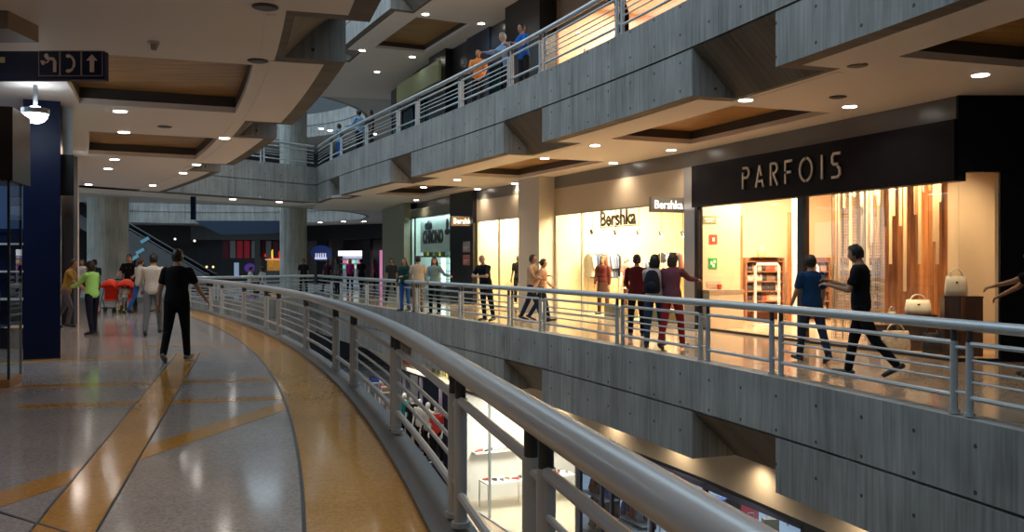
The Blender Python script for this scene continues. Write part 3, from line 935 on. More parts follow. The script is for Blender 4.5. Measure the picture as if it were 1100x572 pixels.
# the face that turns towards the open side of the walkway
FX = PC.x
bm2 = B(); bx(bm2, PC.x-0.02, PC.x+6.5, PC.y-0.02, PC.y+0.15, 3.02, CEIL+0.02); bx(bm2, PC.x+0.66, PC.x+6.5, PC.y, PC.y+0.15, 0, 3.02)
struct('wall_fascia', bm, DARKF, matrix=M4); struct('wall_return', bm2, DARKF)
# interior shell
v4 = M4.to_3x3() @ Vector((0, 1, 0)); A1 = PY + v4*1.25
bk = [PY, A1, ray(790, 24.6), ray(1010, 24.6), (PC.x+4.5, 24.6, 0), (PC.x+4.5, PC.y+0.16, 0), (PC.x+0.66, PC.y+0.16, 0)]
polyroom(bk, 0, 3.82, PEACH, mat('shop_floor_peach', (0.60, 0.40, 0.24), 0.2), WHITE)
bm = B(); prism(bm, [Vector(p[:2]) for p in (PY+v4*0.1, A1, PC+Vector((0.66, 0.16, 0)), PC)], 3.77, 3.85); struct('ceiling_shop', bm, WHITE)
# glazing
bm = B()
xm = (fpt(865) - PY).length
for a, b in ((0, 0.12), (xm-0.09, xm+0.09)): bx(bm, a, b, -0.05, 0.1, 0, 2.9)
bx(bm, 0, W4, -0.05, 0.1, 0, 0.05)
gw = struct('window_4', bm, BLACK, matrix=M4)
for a, b in ((0.12, xm-0.09), (xm+0.09, W4-0.005)):
    bm = B(); bx(bm, a, b, 0.0, 0.012, 0.05, 2.9); obj('window_pane', bm, GLASS, gw)
gw = empty('window_5', Matrix.Identity(4)); gw['kind'] = 'structure'
bm = B(); bx(bm, PC.x, PC.x+0.66, PC.y, PC.y+0.012, 0.05, 3.02); obj('window_pane', bm, GLASS, gw)
bm = B(); bx(bm, PC.x, PC.x+0.66, PC.y-0.01, PC.y+0.1, 0.0, 0.05); obj('window_frame', bm, BLACK, gw)
# stencilled letters of the fascia
def strokes(root, name, pl, k, x0, m, w=0.055):
    bm = B()
    for line in pl:
        for (a, b), (c, d) in zip(line[:-1], line[1:]):
            p = Vector((x0+a*k, 0, b*k)); q = Vector((x0+c*k, 0, d*k)); t = (q-p).normalized(); n = Vector((-t.z, 0, t.x))*w/2
            e = t*w*0.18
            vs = [p-e-n, q+e-n, q+e+n, p-e+n]
            A = [bm.verts.new(v + Vector((0, -0.03, 0))) for v in vs]; C = [bm.verts.new(v) for v in vs]
            bm.faces.new(A); bm.faces.new(C[::-1])
            for i in range(4): bm.faces.new((A[i], A[(i+1) % 4], C[(i+1) % 4], C[i]))
    return obj(name, bm, m, root)
def arcp(cx, cy, r, a0, a1, n=8, ry=None): return [(cx + r*math.cos(math.radians(a0+(a1-a0)*i/n)), cy + (ry or r)*math.sin(math.radians(a0+(a1-a0)*i/n))) for i in range(n+1)]
LET = {
 'P': [[(0, 0), (0, 0.78)], [(0, 1), (0.25, 1)] + arcp(0.25, 0.76, 0.24, 90, -90) + [(0.1, 0.52)]],
 'A': [[(0, 0), (0.27, 1), (0.40, 0.55)], [(0.46, 0.32), (0.56, 0)], [(0.18, 0.26), (0.40, 0.26)]],
 'R': [[(0, 0), (0, 1), (0.24, 1)] + arcp(0.24, 0.77, 0.23, 90, -90) + [(0.14, 0.54)], [(0.22, 0.46), (0.48, 0)]],
 'F': [[(0, 0), (0, 0.42)], [(0, 0.58), (0, 1), (0.42, 1)], [(0.12, 0.50), (0.36, 0.50)]],
 'O': [arcp(0.42, 0.5, 0.40, 100, 262, 14, 0.5), arcp(0.42, 0.5, 0.40, 278, 442, 14, 0.5)],
 'I': [[(0.06, 0), (0.06, 1)]],
 'S': [[(0.50, 1), (0.12, 1), (0.02, 0.88), (0.02, 0.64), (0.12, 0.55), (0.34, 0.55)], [(0.0, 0.0), (0.34, 0.0), (0.46, 0.10), (0.46, 0.34), (0.34, 0.44)]]}
MET = mat('brushed_champagne_metal', (0.62, 0.50, 0.38), 0.35, 0.8)
xa = (fpt(806) - PY).length; xb = (fpt(912) - PY).length
root = empty('fascia_sign', M4 @ T(xa, -0.115, 3.17)); tag(root, 'champagne metal stencil lettering on the near-black shop fascia', 'sign')
widths = {'P': 0.49, 'A': 0.56, 'R': 0.50, 'F': 0.42, 'O': 0.84, 'I': 0.12, 'S': 0.50}
word = 'PARFOIS'; k = 0.44
tot = sum(widths[c] for c in word)*k; gap = (xb-xa-tot)/(len(word)-1)
x = 0
for c in word:
    strokes(root, 'letter', LET[c], k, x, MET, 0.05); x += widths[c]*k + gap
spot('fascia_spot', None, 6, (1, 0.75, 0.5), 100, 0.9, 0.05, M=M4 @ T((xa+xb)/2, -1.6, 4.1) @ RX(60) @ RZ(0))
# lights inside
lp = ray(832, 21.5, 3.70); area('shop_light', T(*lp), 2.6, 4.0, 950, (1.0, 0.76, 0.52))
def MW(px, Y, z=0.0, rot=-14): p = ray(px, Y, z); return T(*p) @ RZ(rot)
for i, (px, Y, pw) in enumerate(((926, 16.6, 420), (968, 15.9, 330), (1004, 15.1, 300))):
    track_light(MW(px, Y, 3.77), '%s spotlight above the hanging wooden sticks' % ('small white', 'pale', 'dark cylinder')[i], None, aim=(0, 0.65, -0.75), body=(WHITE, WHITE, BLACK)[i])
    spot('window_spot', None, pw, (1.0, 0.66, 0.34), 110, 0.8, 0.05, M=MW(px, Y-0.05, 3.55) @ RX(30))
bm = B(); cyl(bm, ray(889, 17.6, 3.2), ray(904, 17.3, 3.12), 0.05, n=12); o = obj('tube_lamp', bm, LAMPW); tag(o, 'short white tube lamp at the upper left of the display window', 'lamp')
for i, (px, Y) in enumerate(((852, 20.5), (884, 20.8))):
    track_light(MW(px, Y, 3.76), 'white track light inside the dark fascia shop, %s' % ('left of the thick black post', 'right of the thick black post')[i], None, aim=(-0.5, 0.3, -0.6), r=0.11)
# the folded screen behind the display: mesh curtain, timber boards, pale panel
BOARD = wood_mat('warm_timber_boards', (0.30, 0.10, 0.035), (0.52, 0.22, 0.08), scale=(7, 7, 0.6))
S = [ray(893, 18.3), ray(950, 17.4), ray(1018, 16.2), ray(1073, 15.7)]
Mb_, Wb_ = frame(S[1], S[2])
bm = B(); n = 14
for i in range(n): bx(bm, Wb_*i/n+0.004, Wb_*(i+1)/n-0.004, 0, 0.05, 0.006, 3.77)
struct('wall_boards', bm, BOARD, matrix=Mb_)
Mp_, Wp_ = frame(S[2], S[3]); bm = B(); bx(bm, 0, Wp_, 0, 0.08, 0.006, 3.77); struct('wall_panel', bm, mat('pale_panel', (0.66, 0.52, 0.38), 0.5), matrix=Mp_)
Mc_, Wc_ = frame(S[0], S[1])
bm = B()
for i in range(40): tube(bm, [(Wc_*(i+0.5)/40, 0.03*math.sin(i*1.1), 0.01), (Wc_*(i+0.5)/40, 0.03*math.sin(i*1.1), 3.75)], 0.008, 4)
for j in range(62): tube(bm, [(0, 0, 0.06*j+0.04), (Wc_, 0, 0.06*j+0.04)], 0.007, 4)
o = obj('mesh_curtain', bm, mat('grey_mesh_cloth', (0.42, 0.38, 0.32), 0.7), matrix=Mc_); tag(o, 'pale grey mesh curtain hanging at the left of the display window', 'curtain')
rs = random.Random(5)
STK = [mat('stick_pale', (0.72, 0.52, 0.33), 0.5), mat('stick_brown', (0.36, 0.17, 0.07), 0.5), mat('stick_grey', (0.45, 0.42, 0.38), 0.4)]
ns = 28
for i in range(ns):
    t = i/(ns-1); a = ray(897, 17.6, 3.77); b_ = ray(1011, 15.55, 3.77); p = a.lerp(b_, t) + Vector((0, rs.uniform(-0.25, 0.25), 0)); L = rs.choice((0.6, 0.8, 1.0, 1.2, 1.5, 1.9, 2.4))
    k = rs.choice((0, 0, 1, 2))
    root = empty('hanging_stick', T(*p) @ RZ(-14)); tag(root, '%s wooden stick hung in the display window, %s from the thick black post' % (('pale', 'brown', 'grey')[k], ORD[i]), 'hanging stick', 'sticks hung in the display window')
    bm = B(); bx(bm, -0.025, 0.025, -0.02, 0.02, -0.32-L, -0.32); obj('rod', bm, STK[k], root)
    bm = B(); cyl(bm, (0, 0, 0), (0, 0, -0.32), 0.004, n=6); obj('wire', bm, STEEL, root)
# plinths and bags in the window
def plinth(px, Y, sx, sy, h, label, m=mat('dark_brown_plinth', (0.05, 0.022, 0.014), 0.45)):
    bm = B(); bx(bm, -sx/2, sx/2, -sy/2, sy/2, 0, h); bx(bm, -sx/2-.01, sx/2+.01, -sy/2-.01, sy/2+.01, h, h+0.025)
    o = obj('plinth', bm, m, matrix=MW(px, Y, 0.006)); tag(o, label, 'plinth')
BAGW = mat('ivory_leather', (0.72, 0.68, 0.60), 0.45, noise=0.1)
plinth(1021, 15.1, 0.26, 0.34, 0.98, 'tall dark plinth under the left half of the upright ivory bag')
plinth(1044, 15.0, 0.26, 0.34, 0.98, 'tall dark plinth at the window corner beside the upright ivory bag')
plinth(984, 15.9, 0.62, 0.34, 0.62, 'low dark plinth carrying the slouchy ivory bag')
plinth(950, 16.4, 0.55, 0.34, 0.40, 'lowest dark plinth left of the slouchy ivory bag')
handbag(MW(1027, 15.1, 1.012), 0.36, 0.34, 0.18, BAGW, 'upright ivory structured handbag on the tall dark plinth')
handbag(MW(986, 15.9, 0.652), 0.44, 0.26, 0.22, BAGW, 'slouchy ivory handbag on the low dark plinth')
handbag(MW(958, 16.4, 0.432), 0.16, 0.24, 0.12, mat('grey_leather', (0.4, 0.36, 0.3), 0.5), 'small upright grey bag on the lowest dark plinth')
handbag(MW(962, 15.75, 0.006), 0.50, 0.36, 0.2, mat('floral_bag', (0.55, 0.45, 0.35), 0.5, noise=0.5, nscale=14), 'large cream patterned bag on the window floor')
handbag(MW(1002, 15.3, 0.006), 0.36, 0.36, 0.2, BLACK, 'black tote bag standing on the window floor between plinths')
# shelf wall with rows of small bags
SH = mat('shelf_timber', (0.30, 0.13, 0.06), 0.5)
def shelf_wall(M, W, H, rows, per, label, gname, items='bag'):
    root = empty('shelving_unit', M); tag(root, label, 'shelving unit')
    bm = B(); bx(bm, 0, W, 0.32, 0.36, 0, H); obj('back_panel', bm, SH, root)
    for s in (0, W-0.04):
        bm = B(); bx(bm, s, s+0.04, 0, 0.32, 0, H); obj('side_panel', bm, SH, root)
    zs = [0.25 + (H-0.35)*j/rows for j in range(rows+1)]
    for z in zs:
        bm = B(); bx(bm, 0.04, W-0.04, 0, 0.32, z-0.03, z); obj('shelf', bm, SH, root)
    return zs
BC = [((0.05, 0.03, 0.03), 'black'), ((0.45, 0.10, 0.05), 'red-brown'), ((0.62, 0.42, 0.22), 'tan'), ((0.70, 0.62, 0.50), 'ivory'), ((0.30, 0.18, 0.10), 'brown')]
protos = []
def fill_shelves(M, W, H, zs, per, where, group):
    for j, z in enumerate(zs[:-1]):
        hh = zs[j+1]-z
        for i in range(per):
            k = random.randrange(5); cn = BC[k][1]
            w_ = (W-0.2)/per
            if k < len(protos): g = copy_tree(protos[k])
            else:
                g = None
            while len(protos) <= k:
                kk = len(protos)
                protos.append(handbag(Matrix.Identity(4), 0.22, 0.17, 0.12, mat('leather_'+BC[kk][1], BC[kk][0], 0.45), 'x', 'g'))
                if kk == k: g = protos[kk]
                else: protos[kk]['_idle'] = 1
            if g is None: g = copy_tree(protos[k])
            if g.get('_idle'): del g['_idle']
            g.matrix_basis = M @ T(0.1 + w_*(i+0.5), 0.16, z) @ Matrix.Scale(min(1.0, hh/0.27)*random.uniform(0.85, 1.0), 4)
            tag(g, '%s little bag on the shelves %s' % (cn, where), 'handbag', group + ', ' + cn)
for q, (px_, W, wh) in enumerate(((801, 1.06, 'behind the security gates'), (853, 1.0, 'behind the thick black post'), (900, 1.2, 'behind the mesh curtain'))):
    Ms = T(*ray(px_, 24.1, 0.006))
    zs = shelf_wall(Ms, W, 1.7, 5, 6, 'timber shelving unit crowded with little bags ' + wh, '')
    fill_shelves(Ms, W, 1.7, zs, 7, wh, 'little bags on the shelves ' + wh)
for p in protos:
    if p.get('_idle'):
        for c in list(p.children): bpy.data.objects.remove(c)
        bpy.data.objects.remove(p)
# straw hat on a stand
root = empty('sun_hat', T(*ray(822, 24.25, 1.706)) @ RZ(0)); tag(root, 'pale straw sun hat displayed on top of the timber shelving', 'hat')
bm = B(); ellips(bm, (0, 0, 0.02), 0.40, 0.34, 0.018, 20, 6); obj('brim', bm, mat('straw', (0.62, 0.46, 0.26), 0.8), root, smooth=True)
bm = B(); ellips(bm, (-0.1, 0, 0.14), 0.13, 0.12, 0.17, 16, 8); obj('hat_crown', bm, mat('straw', (0.62, 0.46, 0.26), 0.8), root, smooth=True)
# white gates at the entrance
for i, (x, y) in enumerate(((824, 21.6), (866, 22.0))):
    root = empty('security_gate', T(*ray(x, y, 0.006)) @ RZ(-8)); tag(root, 'white security gate at the entrance, %s' % ('nearer the exit notices', 'nearer the thick black post')[i], 'security gate')
    bm = B(); tube(bm, [(-0.28, 0, 0.03), (-0.28, 0, 1.45), (-0.24, 0, 1.52), (0.24, 0, 1.52), (0.28, 0, 1.45), (0.28, 0, 0.03)], 0.035, 8); obj('gate_frame', bm, WHITE, root)
    bm = B(); bx(bm, -0.33, 0.33, -0.08, 0.08, 0, 0.05); obj('gate_base', bm, WHITE, root)
# white posts and timber jamb inside
bm = B(); q = ray(858, 23.0); bx(bm, q.x-0.12, q.x+0.12, q.y, q.y+0.2, 0, 3.78); struct('pillar', bm, WHITE)
bm = B(); q = ray(794, 22.0); bx(bm, q.x-0.07, q.x+0.09, q.y, q.y+0.2, 0, 2.75); q = ray(851, 23.4); bx(bm, q.x-0.07, q.x+0.05, q.y, q.y+0.2, 0, 2.9); struct('trim_2', bm, BOARD)
MN, WN = frame(PY, A1)
MN = MN @ T(0, 0, 0)
# notices on the pale partition
def notice(M, x, z, w, h, m, label, y=-0.002, extra=None):
    bm = B(); bx(bm, x, x+w, y-0.012, y, z, z+h); o = obj('notice', bm, m, matrix=M); tag(o, label, 'notice')
    if extra is not None: obj('symbol', extra, WHITE, o)
NR = mat('notice_red', (0.65, 0.07, 0.03), 0.5); NG = mat('notice_green', (0.02, 0.36, 0.07), 0.5)
bm = B(); bx(bm, 0.22, 0.50, -0.022, -0.015, 2.60, 2.63); bx(bm, 0.26, 0.44, -0.022, -0.015, 2.55, 2.57)
notice(MN, 0.18, 2.50, 0.38, 0.19, mat('notice_olive', (0.25, 0.25, 0.10), 0.5), 'olive exit notice at the top of the pale partition', extra=bm)
bm = B(); bx(bm, 0.44, 0.50, -0.022, -0.015, 2.08, 2.17)
notice(MN, 0.36, 2.02, 0.22, 0.22, NR, 'square red notice below the olive exit notice', extra=bm)
bm = B(); bx(bm, 0.39, 0.44, -0.022, -0.015, 1.52, 1.60); bx(bm, 0.44, 0.50, -0.022, -0.015, 1.46, 1.54); bx(bm, 0.47, 0.53, -0.022, -0.015, 1.56, 1.63)
notice(MN, 0.34, 1.42, 0.24, 0.26, NG, 'green emergency exit notice below the square red notice', extra=bm)
bm = B(); bx(bm, 0.30, 0.55, -0.022, -0.015, 1.06, 1.07)
notice(MN, 0.28, 0.98, 0.40, 0.14, mat('notice_pale', (0.55, 0.38, 0.25), 0.5), 'pale strip notice above the counter by the entrance', extra=bm)
root = empty('counter', MN @ T(0.10, -0.40, 0.006)); tag(root, 'pale counter with a striped edge under the entrance notices', 'counter')
bm = B(); bx(bm, 0, 0.95, 0, 0.34, 0, 0.84); obj('counter_body', bm, mat('counter_cream', (0.60, 0.48, 0.35), 0.5), root)
bm = B(); bx(bm, -0.015, 0.97, -0.02, 0.36, 0.84, 0.92); obj('counter_top', bm, mat('counter_edge', (0.36, 0.26, 0.18), 0.5, noise=0.4, nscale=30), root)
bm = B(); cyl(bm, (0.55, -0.15, 0.928), (0.55, -0.15, 1.05), 0.05, 0.06, n=14); o = obj('red_cup', bm, NR, matrix=MN); tag(o, 'small red cup standing on the pale striped counter', 'cup')

# ================================================================== lower shops, seen between the bars
LZ = -LEV; LD = 1.2
def lseg(pa, pb, d=LD): return seg(pa, pb, d, LZ)
FASC = mat('beige_fascia', (0.64, 0.55, 0.44), 0.55)
for pa, pb in ((330, 430), (430, 500), (500, 622), (622, 760), (760, 1000)):
    M, W = lseg(pa, pb); bm = B(); bx(bm, 0, W, -0.02, 0.14, LEV-2.30, LEV-1.53); struct('wall_fascia', bm, FASC, matrix=M)
    bm = B(); bx(bm, 0, W, 0.0, 0.14, LEV-2.37, LEV-2.30); struct('trim_3', bm, BLACK, matrix=M)
HG = LEV-2.37
bm = B(); M, W = lseg(862, 1100); bx(bm, 0, W, 0, 0.2, 0, HG); struct('wall_lower', bm, BLACK, matrix=M)
# white shoe shop
ML, WL = lseg(497, 618)
glazing(6, ML, WL, 0, HG, [WL*0.28, WL*0.62], GLASS, STEEL)
l0 = fpt(497, LD); vl = seg_v(497, 618, LD)
polyroom([l0, l0+vl*4.0, ray(620, fpt(620, LD).y+0.3)], LZ, 3.6, mat('shoe_shop_wall', (0.78, 0.75, 0.70), 0.6), mat('pale_timber_floor', (0.60, 0.50, 0.36), 0.3), WHITE)
MLS, WLS = frame(l0, l0+vl*4.0, LZ)
cg = (l0 + l0+vl*4.0 + fpt(605, LD))/3
area('shop_light', T(cg.x, cg.y, LZ+3.45), 1.4, 1.4, 300, (1.0, 0.93, 0.80))
SHC = [((0.6, 0.08, 0.05), 'red'), ((0.05, 0.05, 0.06), 'black'), ((0.35, 0.35, 0.38), 'grey'), ((0.55, 0.35, 0.2), 'tan')]
tabs = [(0.95, 'behind the glass nearest the mannequins'), (2.55, 'in the middle of the shoe shop')]
for q, (x_, wh) in enumerate(tabs):
    Mt = MLS @ T(x_, -0.95, 0.006)
    table(Mt, 1.35, 0.7, 0.82, WHITE, 'white shoe display table ' + wh)
    for i in range(6):
        c, nm = SHC[(i+q) % 4]
        shoe(Mt @ T(-0.52+0.21*i, random.uniform(-0.15, 0.15), 0.82) @ RZ(random.uniform(-40, 40)), mat('shoe_'+nm, c, 0.5), '%s shoe, %s on the white table %s' % (nm, ORD[i], wh), 'shoes on the white table ' + wh)
for i in range(2):
    bm = B(); M_ = MLS @ T(0.3+1.75*i, -0.30, 1.5)
    bx(bm, 0, 1.5, 0, 0.28, 0, 0.04); o = obj('wall_shelf', bm, WHITE, matrix=M_); tag(o, 'white wall shelf of the shoe shop, %s from its dark end' % ORD[i], 'shelf', 'wall shelves of the shoe shop')
    for j in range(4):
        c, nm = SHC[(i*2+j) % 4]
        shoe(M_ @ T(0.18+0.32*j, 0.14, 0.04) @ RZ(90+random.uniform(-20, 20)), mat('shoe_'+nm, c, 0.5), '%s shoe, %s on the %s wall shelf of the shoe shop' % (nm, ORD[j], ORD[i]), 'shoes on the wall shelves')
bm = B(); bx(bm, 0, 0.5, -0.03, 0, 0, 0.3); M_ = MLS @ T(2.2, -0.01, 2.9)
o = obj('exit_sign', bm, NG, matrix=M_); tag(o, 'green exit sign on the white back wall of the shoe shop', 'sign')
bm = B(); bx(bm, 0.18, 0.24, -0.04, -0.031, 0.08, 0.22); bx(bm, 0.24, 0.34, -0.04, -0.031, 0.12, 0.16); obj('symbol', bm, WHITE, o)

# darker shop of bags and luggage
ML2, WL2 = lseg(622, 862)
glazing(7, ML2, WL2, 0, HG, [WL2*0.14, WL2*0.20, WL2*0.42, WL2*0.66], GLASS, mat('dark_blue_frame', (0.05, 0.06, 0.12), 0.4), fr=0.09)
l1 = fpt(862, LD)
polyroom([ray(624, fpt(624, LD).y+0.3), ray(624, 36), ray(905, 36), ray(905, 20)], LZ, 3.6, mat('cool_grey_wall', (0.20, 0.24, 0.32), 0.5), mat('pale_blue_grey_floor', (0.34, 0.42, 0.47), 0.2), mat('shop_ceiling_grey', (0.5, 0.5, 0.55), 0.6))
for q, px in enumerate((650, 700, 750, 800)):
    Ms = T(*ray(px, 35.4, LZ+0.006))
    root = empty('shelving_unit', Ms); tag(root, 'wide back wall shelving unit of the lower blue-lit shop, %s along' % ORD[q], 'shelving unit', 'back wall shelving of the lower shop')
    bm = B(); bx(bm, 0, 1.7, 0.42, 0.46, 0, 2.2); obj('back_panel', bm, NAVY, root)
    for j in range(4):
        bm = B(); bx(bm, 0, 1.7, 0, 0.42, 0.1+0.55*j, 0.14+0.55*j); obj('shelf', bm, WHITE, root)
area('shop_light', T(*ray(760, 27.5, LZ+3.45)), 6, 11, 560, (0.80, 0.88, 1.0))
rs = random.Random(3)
CC = [((0.02, 0.03, 0.10), 'navy'), ((0.55, 0.04, 0.05), 'red'), ((0.02, 0.02, 0.02), 'black'), ((0.6, 0.6, 0.62), 'pale'), ((0.03, 0.08, 0.35), 'blue'), ((0.30, 0.22, 0.10), 'khaki')]
def suitcase(M, h, w, t, m, label, group=None):
    root = empty('suitcase', M); tag(root, label, 'suitcase', group)
    bm = B(); bx(bm, -w/2, w/2, -t/2, t/2, 0.05, h); obj('shell', bm, m, root, bevel=0.03)
    bm = B(); tube(bm, [(-w*0.2, t*0.2, h), (-w*0.2, t*0.2, h+0.18), (w*0.2, t*0.2, h+0.18), (w*0.2, t*0.2, h)], 0.01, 6); obj('pull_handle', bm, STEEL, root)
    for s in (-1, 1):
        for s2 in (-1, 1):
            bm = B(); cyl(bm, (s*w*0.38-0.015, s2*t*0.3, 0.028), (s*w*0.38+0.015, s2*t*0.3, 0.028), 0.028, n=10); obj('caster', bm, BLACK, root)
def backpack(M, h, m, label, group=None):
    root = empty('backpack', M); tag(root, label, 'backpack', group)
    bm = B(); loft(bm, [((0, 0, 0), (1, 0, 0), (0, 1, 0), h*.30, h*.18), ((0, 0, h*.1), (1, 0, 0), (0, 1, 0), h*.36, h*.22), ((0, 0, h*.6), (1, 0, 0), (0, 1, 0), h*.34, h*.20), ((0, 0, h*.9), (1, 0, 0), (0, 1, 0), h*.24, h*.14), ((0, 0, h), (1, 0, 0), (0, 1, 0), h*.12, h*.07)], 14); obj('pack_body', bm, m, root, smooth=True)
    bm = B(); ellips(bm, (0, -h*.2, h*.3), h*.24, h*.10, h*.22); obj('front_pocket', bm, m, root, smooth=True)
    for s in (-1, 1):
        bm = B(); tube(bm, [(s*h*.15, h*.12, h*.9), (s*h*.2, h*.28, h*.6), (s*h*.17, h*.17, h*.15)], h*.025, 6); obj('strap', bm, BLACK, root)
spots_ = [(px + 9*(j % 2), py) for j, py in enumerate((492, 503, 515, 529, 545, 563, 584)) for px in range(672, 880, 27)]
kept = []
for q, (px, py) in enumerate(spots_):
    p = at_floor(px, py, LZ)
    if any((p-k_).length < 1.65 for k_ in kept) or p.y > 33.2 or px < 702 or len(kept) > 27: continue
    kept.append(p)
    wh = 'in the lower blue-lit shop, %s along' % ORD[min(len(kept)-1, 27)]
    Mt = T(p.x, p.y, LZ+0.006) @ RZ(rs.uniform(-60, 60))
    if len(kept) % 3 != 2:
        table(Mt, 1.3, 0.7, 0.72, (WHITE, mat('table_grey', (0.3, 0.33, 0.38), 0.5))[q % 2], 'low display table ' + wh)
        for i in range(4):
            c, nm = CC[rs.randrange(6)]
            if rs.random() < 0.5: backpack(Mt @ T(-0.48+0.32*i, rs.uniform(-.1, .1), 0.72) @ RZ(rs.uniform(-30, 30)), 0.38, mat('pack_'+nm, c, 0.7), '%s backpack on the low display table %s' % (nm, wh), '%s backpacks on the table %s' % (nm, wh))
            else: folded(Mt @ T(-0.48+0.32*i, 0, 0.722), 0.27, 0.4, 0.10+0.12*rs.random(), c, nm+'_b', '%s folded clothes on the low display table %s' % (nm, wh), '%s folded clothes on the table %s' % (nm, wh))
    else:
        for i in range(3):
            c, nm = CC[rs.randrange(6)]
            suitcase(Mt @ T(-0.5+0.5*i, 0, 0), 0.55+0.2*rs.random(), 0.40, 0.25, mat('case_'+nm, c, 0.35), '%s suitcase, %s of three standing %s' % (nm, ORD[i], wh))
# shelving close behind the glass
for q, (pa, pb, d_, wh) in enumerate(((624, 650, 3.0, 'beside the dark frame of the lower shop'), (658, 690, 4.5, 'behind the lilac upright of the lower shop'))):
    Ms, Ws = seg(pa, pb, d_, LZ+0.006)
    root = empty('shelving_unit', Ms); tag(root, 'tall shelving unit crowded with bags ' + wh, 'shelving unit')
    bm = B(); bx(bm, 0, Ws, 0.42, 0.46, 0, 2.9); obj('back_panel', bm, NAVY, root)
    for j in range(6):
        bm = B(); bx(bm, 0, Ws, 0, 0.42, 0.1+0.5*j, 0.13+0.5*j); obj('shelf', bm, STEEL, root)
        if j < 5:
            for i in range(int(Ws/0.42)):
                c, nm = CC[rs.randrange(6)]
                backpack(Ms @ T(0.25+0.42*i, 0.22, 0.13+0.5*j), 0.36, mat('pack_'+nm, c, 0.7), '%s backpack, %s on the %s shelf up %s' % (nm, ORD[i], ORD[j], wh.replace(' of the lower shop', '')), '%s backpacks on the shelving %s' % (nm, wh))
# screen on a dark stand
p = at_depth(640, 23.0)
root = empty('television', T(p.x, p.y, LZ+2.2) @ RZ(-15)); tag(root, 'glowing violet screen hanging behind the lower glass front', 'television')
bm = B(); bx(bm, -0.45, 0.45, 0, 0.08, 0, 0.62); obj('casing', bm, BLACK, root, bevel=0.01)
bm = B(); bx(bm, -0.41, 0.41, -0.006, -0.001, 0.04, 0.58); obj('screen', bm, mat('violet_screen', (0.1, 0.05, 0.4), 0.3, emit=(0.22, 0.12, 0.95), estr=1.6), root)
bm = B(); cyl(bm, (0, 0.04, 0.62), (0, 0.04, 1.25), 0.02, n=8); obj('hanging_pole', bm, BLACK, root)

# warm lamps of the lower walkway ceiling, tucked under the parapet
for i in range(9):
    p = OPP.pt(11.5 + 2.3*i, 0.85, -1.62); spot('lower_ceiling_beam', None, 42, (1.0, 0.78, 0.5), 150, 0.9, 0.08, M=T(*p))
# navy shop to the left, with signs and white-headed mannequins in a row
ML3, WL3 = lseg(432, 495)
bm = B(); bx(bm, 0, WL3, 0.6, 0.7, 0, HG); struct('wall_lower', bm, NAVY, matrix=ML3)
bm = B()
for x in (0.02, WL3*0.33, WL3*0.66, WL3-0.05): bx(bm, x, x+0.07, 0, 0.1, 0, HG)
struct('window_8', bm, mat('lilac_frame', (0.30, 0.28, 0.42), 0.4), matrix=ML3)
area('shop_light', ML3 @ T(WL3/2, 0.0, 3.6) @ RX(-25), WL3*0.8, 0.3, 60, (1, 0.9, 0.85))
bm = B(); bx(bm, 0.25, 1.0, -0.06, -0.02, LEV-2.05, LEV-1.72); o = obj('wall_sign', bm, NR, matrix=ML3); tag(o, 'small red sign with a pale symbol on the lower beige fascia', 'sign')
bm = B(); bx(bm, 0.5, 0.75, -0.07, -0.061, LEV-1.94, LEV-1.84); obj('symbol', bm, WHITE, o)
bm = B(); bx(bm, WL3*0.55, WL3*0.55+1.5, -0.06, -0.02, LEV-2.16, LEV-1.72); o = obj('wall_sign', bm, mat('cream_sign', (0.62, 0.58, 0.38), 0.5), matrix=ML3); tag(o, 'cream notice board with dark symbols on the lower beige fascia', 'sign')
for i in range(3):
    bm = B(); bx(bm, WL3*0.55+0.15+0.45*i, WL3*0.55+0.45+0.45*i, -0.07, -0.061, LEV-2.05, LEV-1.83); obj('symbol', bm, mat('olive_ink', (0.15, 0.17, 0.08), 0.6), o)
# open lower shop beyond
ML4, WL4 = lseg(335, 428)
bm = B(); bx(bm, 0, WL4, 4, 4.1, 0, HG); struct('wall_shop', bm, mat('pale_shop_wall', (0.5, 0.46, 0.40), 0.6), matrix=ML4)
area('shop_light', ML4 @ T(WL4/2, 1.5, 3.4), WL4*0.7, 2, 150, (1, 0.92, 0.85))
for i in range(4):
    table(ML4 @ T(2+i*WL4/5, 1.6, 0), 1.4, 0.8, 0.8, WHITE, 'white table in the distant lower shop, %s along' % ORD[i], 'tables of the distant lower shop')
    for j in range(3):
        c, nm = CC[(i+j*2) % 6]
        folded(ML4 @ T(1.6+i*WL4/5+0.4*j, 1.6, 0.802), 0.3, 0.4, 0.2, c, nm+'_b', '%s folded clothes on the %s white table of the distant lower shop' % (nm, ORD[i]), 'folded clothes in the distant lower shop, %s, table %d' % (nm, i))

# ================================================================== upper gallery facade
def uwall(pa, pb, z0, z1, m, **k): return wallbox('wall_upper', pa, pb, LEV+z0, LEV+z1, m, **k)
TEAL = mat('teal_dark_panel', (0.03, 0.075, 0.085), 0.25)
uwall(596, 1030, 3.0, CEIL, mat('upper_header', (0.22, 0.17, 0.13), 0.5))
uwall(560, 598, 0, CEIL, BLACK, d0=-0.6, th=0.8)
uwall(504, 528, 0, CEIL, mat('upper_dark_blue', (0.02, 0.025, 0.05), 0.4), d0=-0.1)
uwall(468, 486, 0, CEIL, BLACK, d0=-0.3, th=0.4)
for pa, pb in ((420, 450), (450, 486), (486, 522), (522, 562)): uwall(pa, pb, 2.9, CEIL, mat('upper_dark_header', (0.03, 0.03, 0.035), 0.3))
M5, W5 = seg(598, 900)
L0 = fpt(598); vv = seg_v(598, 736); L1 = L0 + vv*7.0
polyroom([L0, L1, L1 + Vector((0.5, -1.5, 0)), ray(905, fpt(905).y + 0.3)], LEV, 3.9, mat('peach_bright_wall', (0.80, 0.55, 0.38), 0.6), TERR_W, WHITE)
MU, WU = frame(L0, L1)
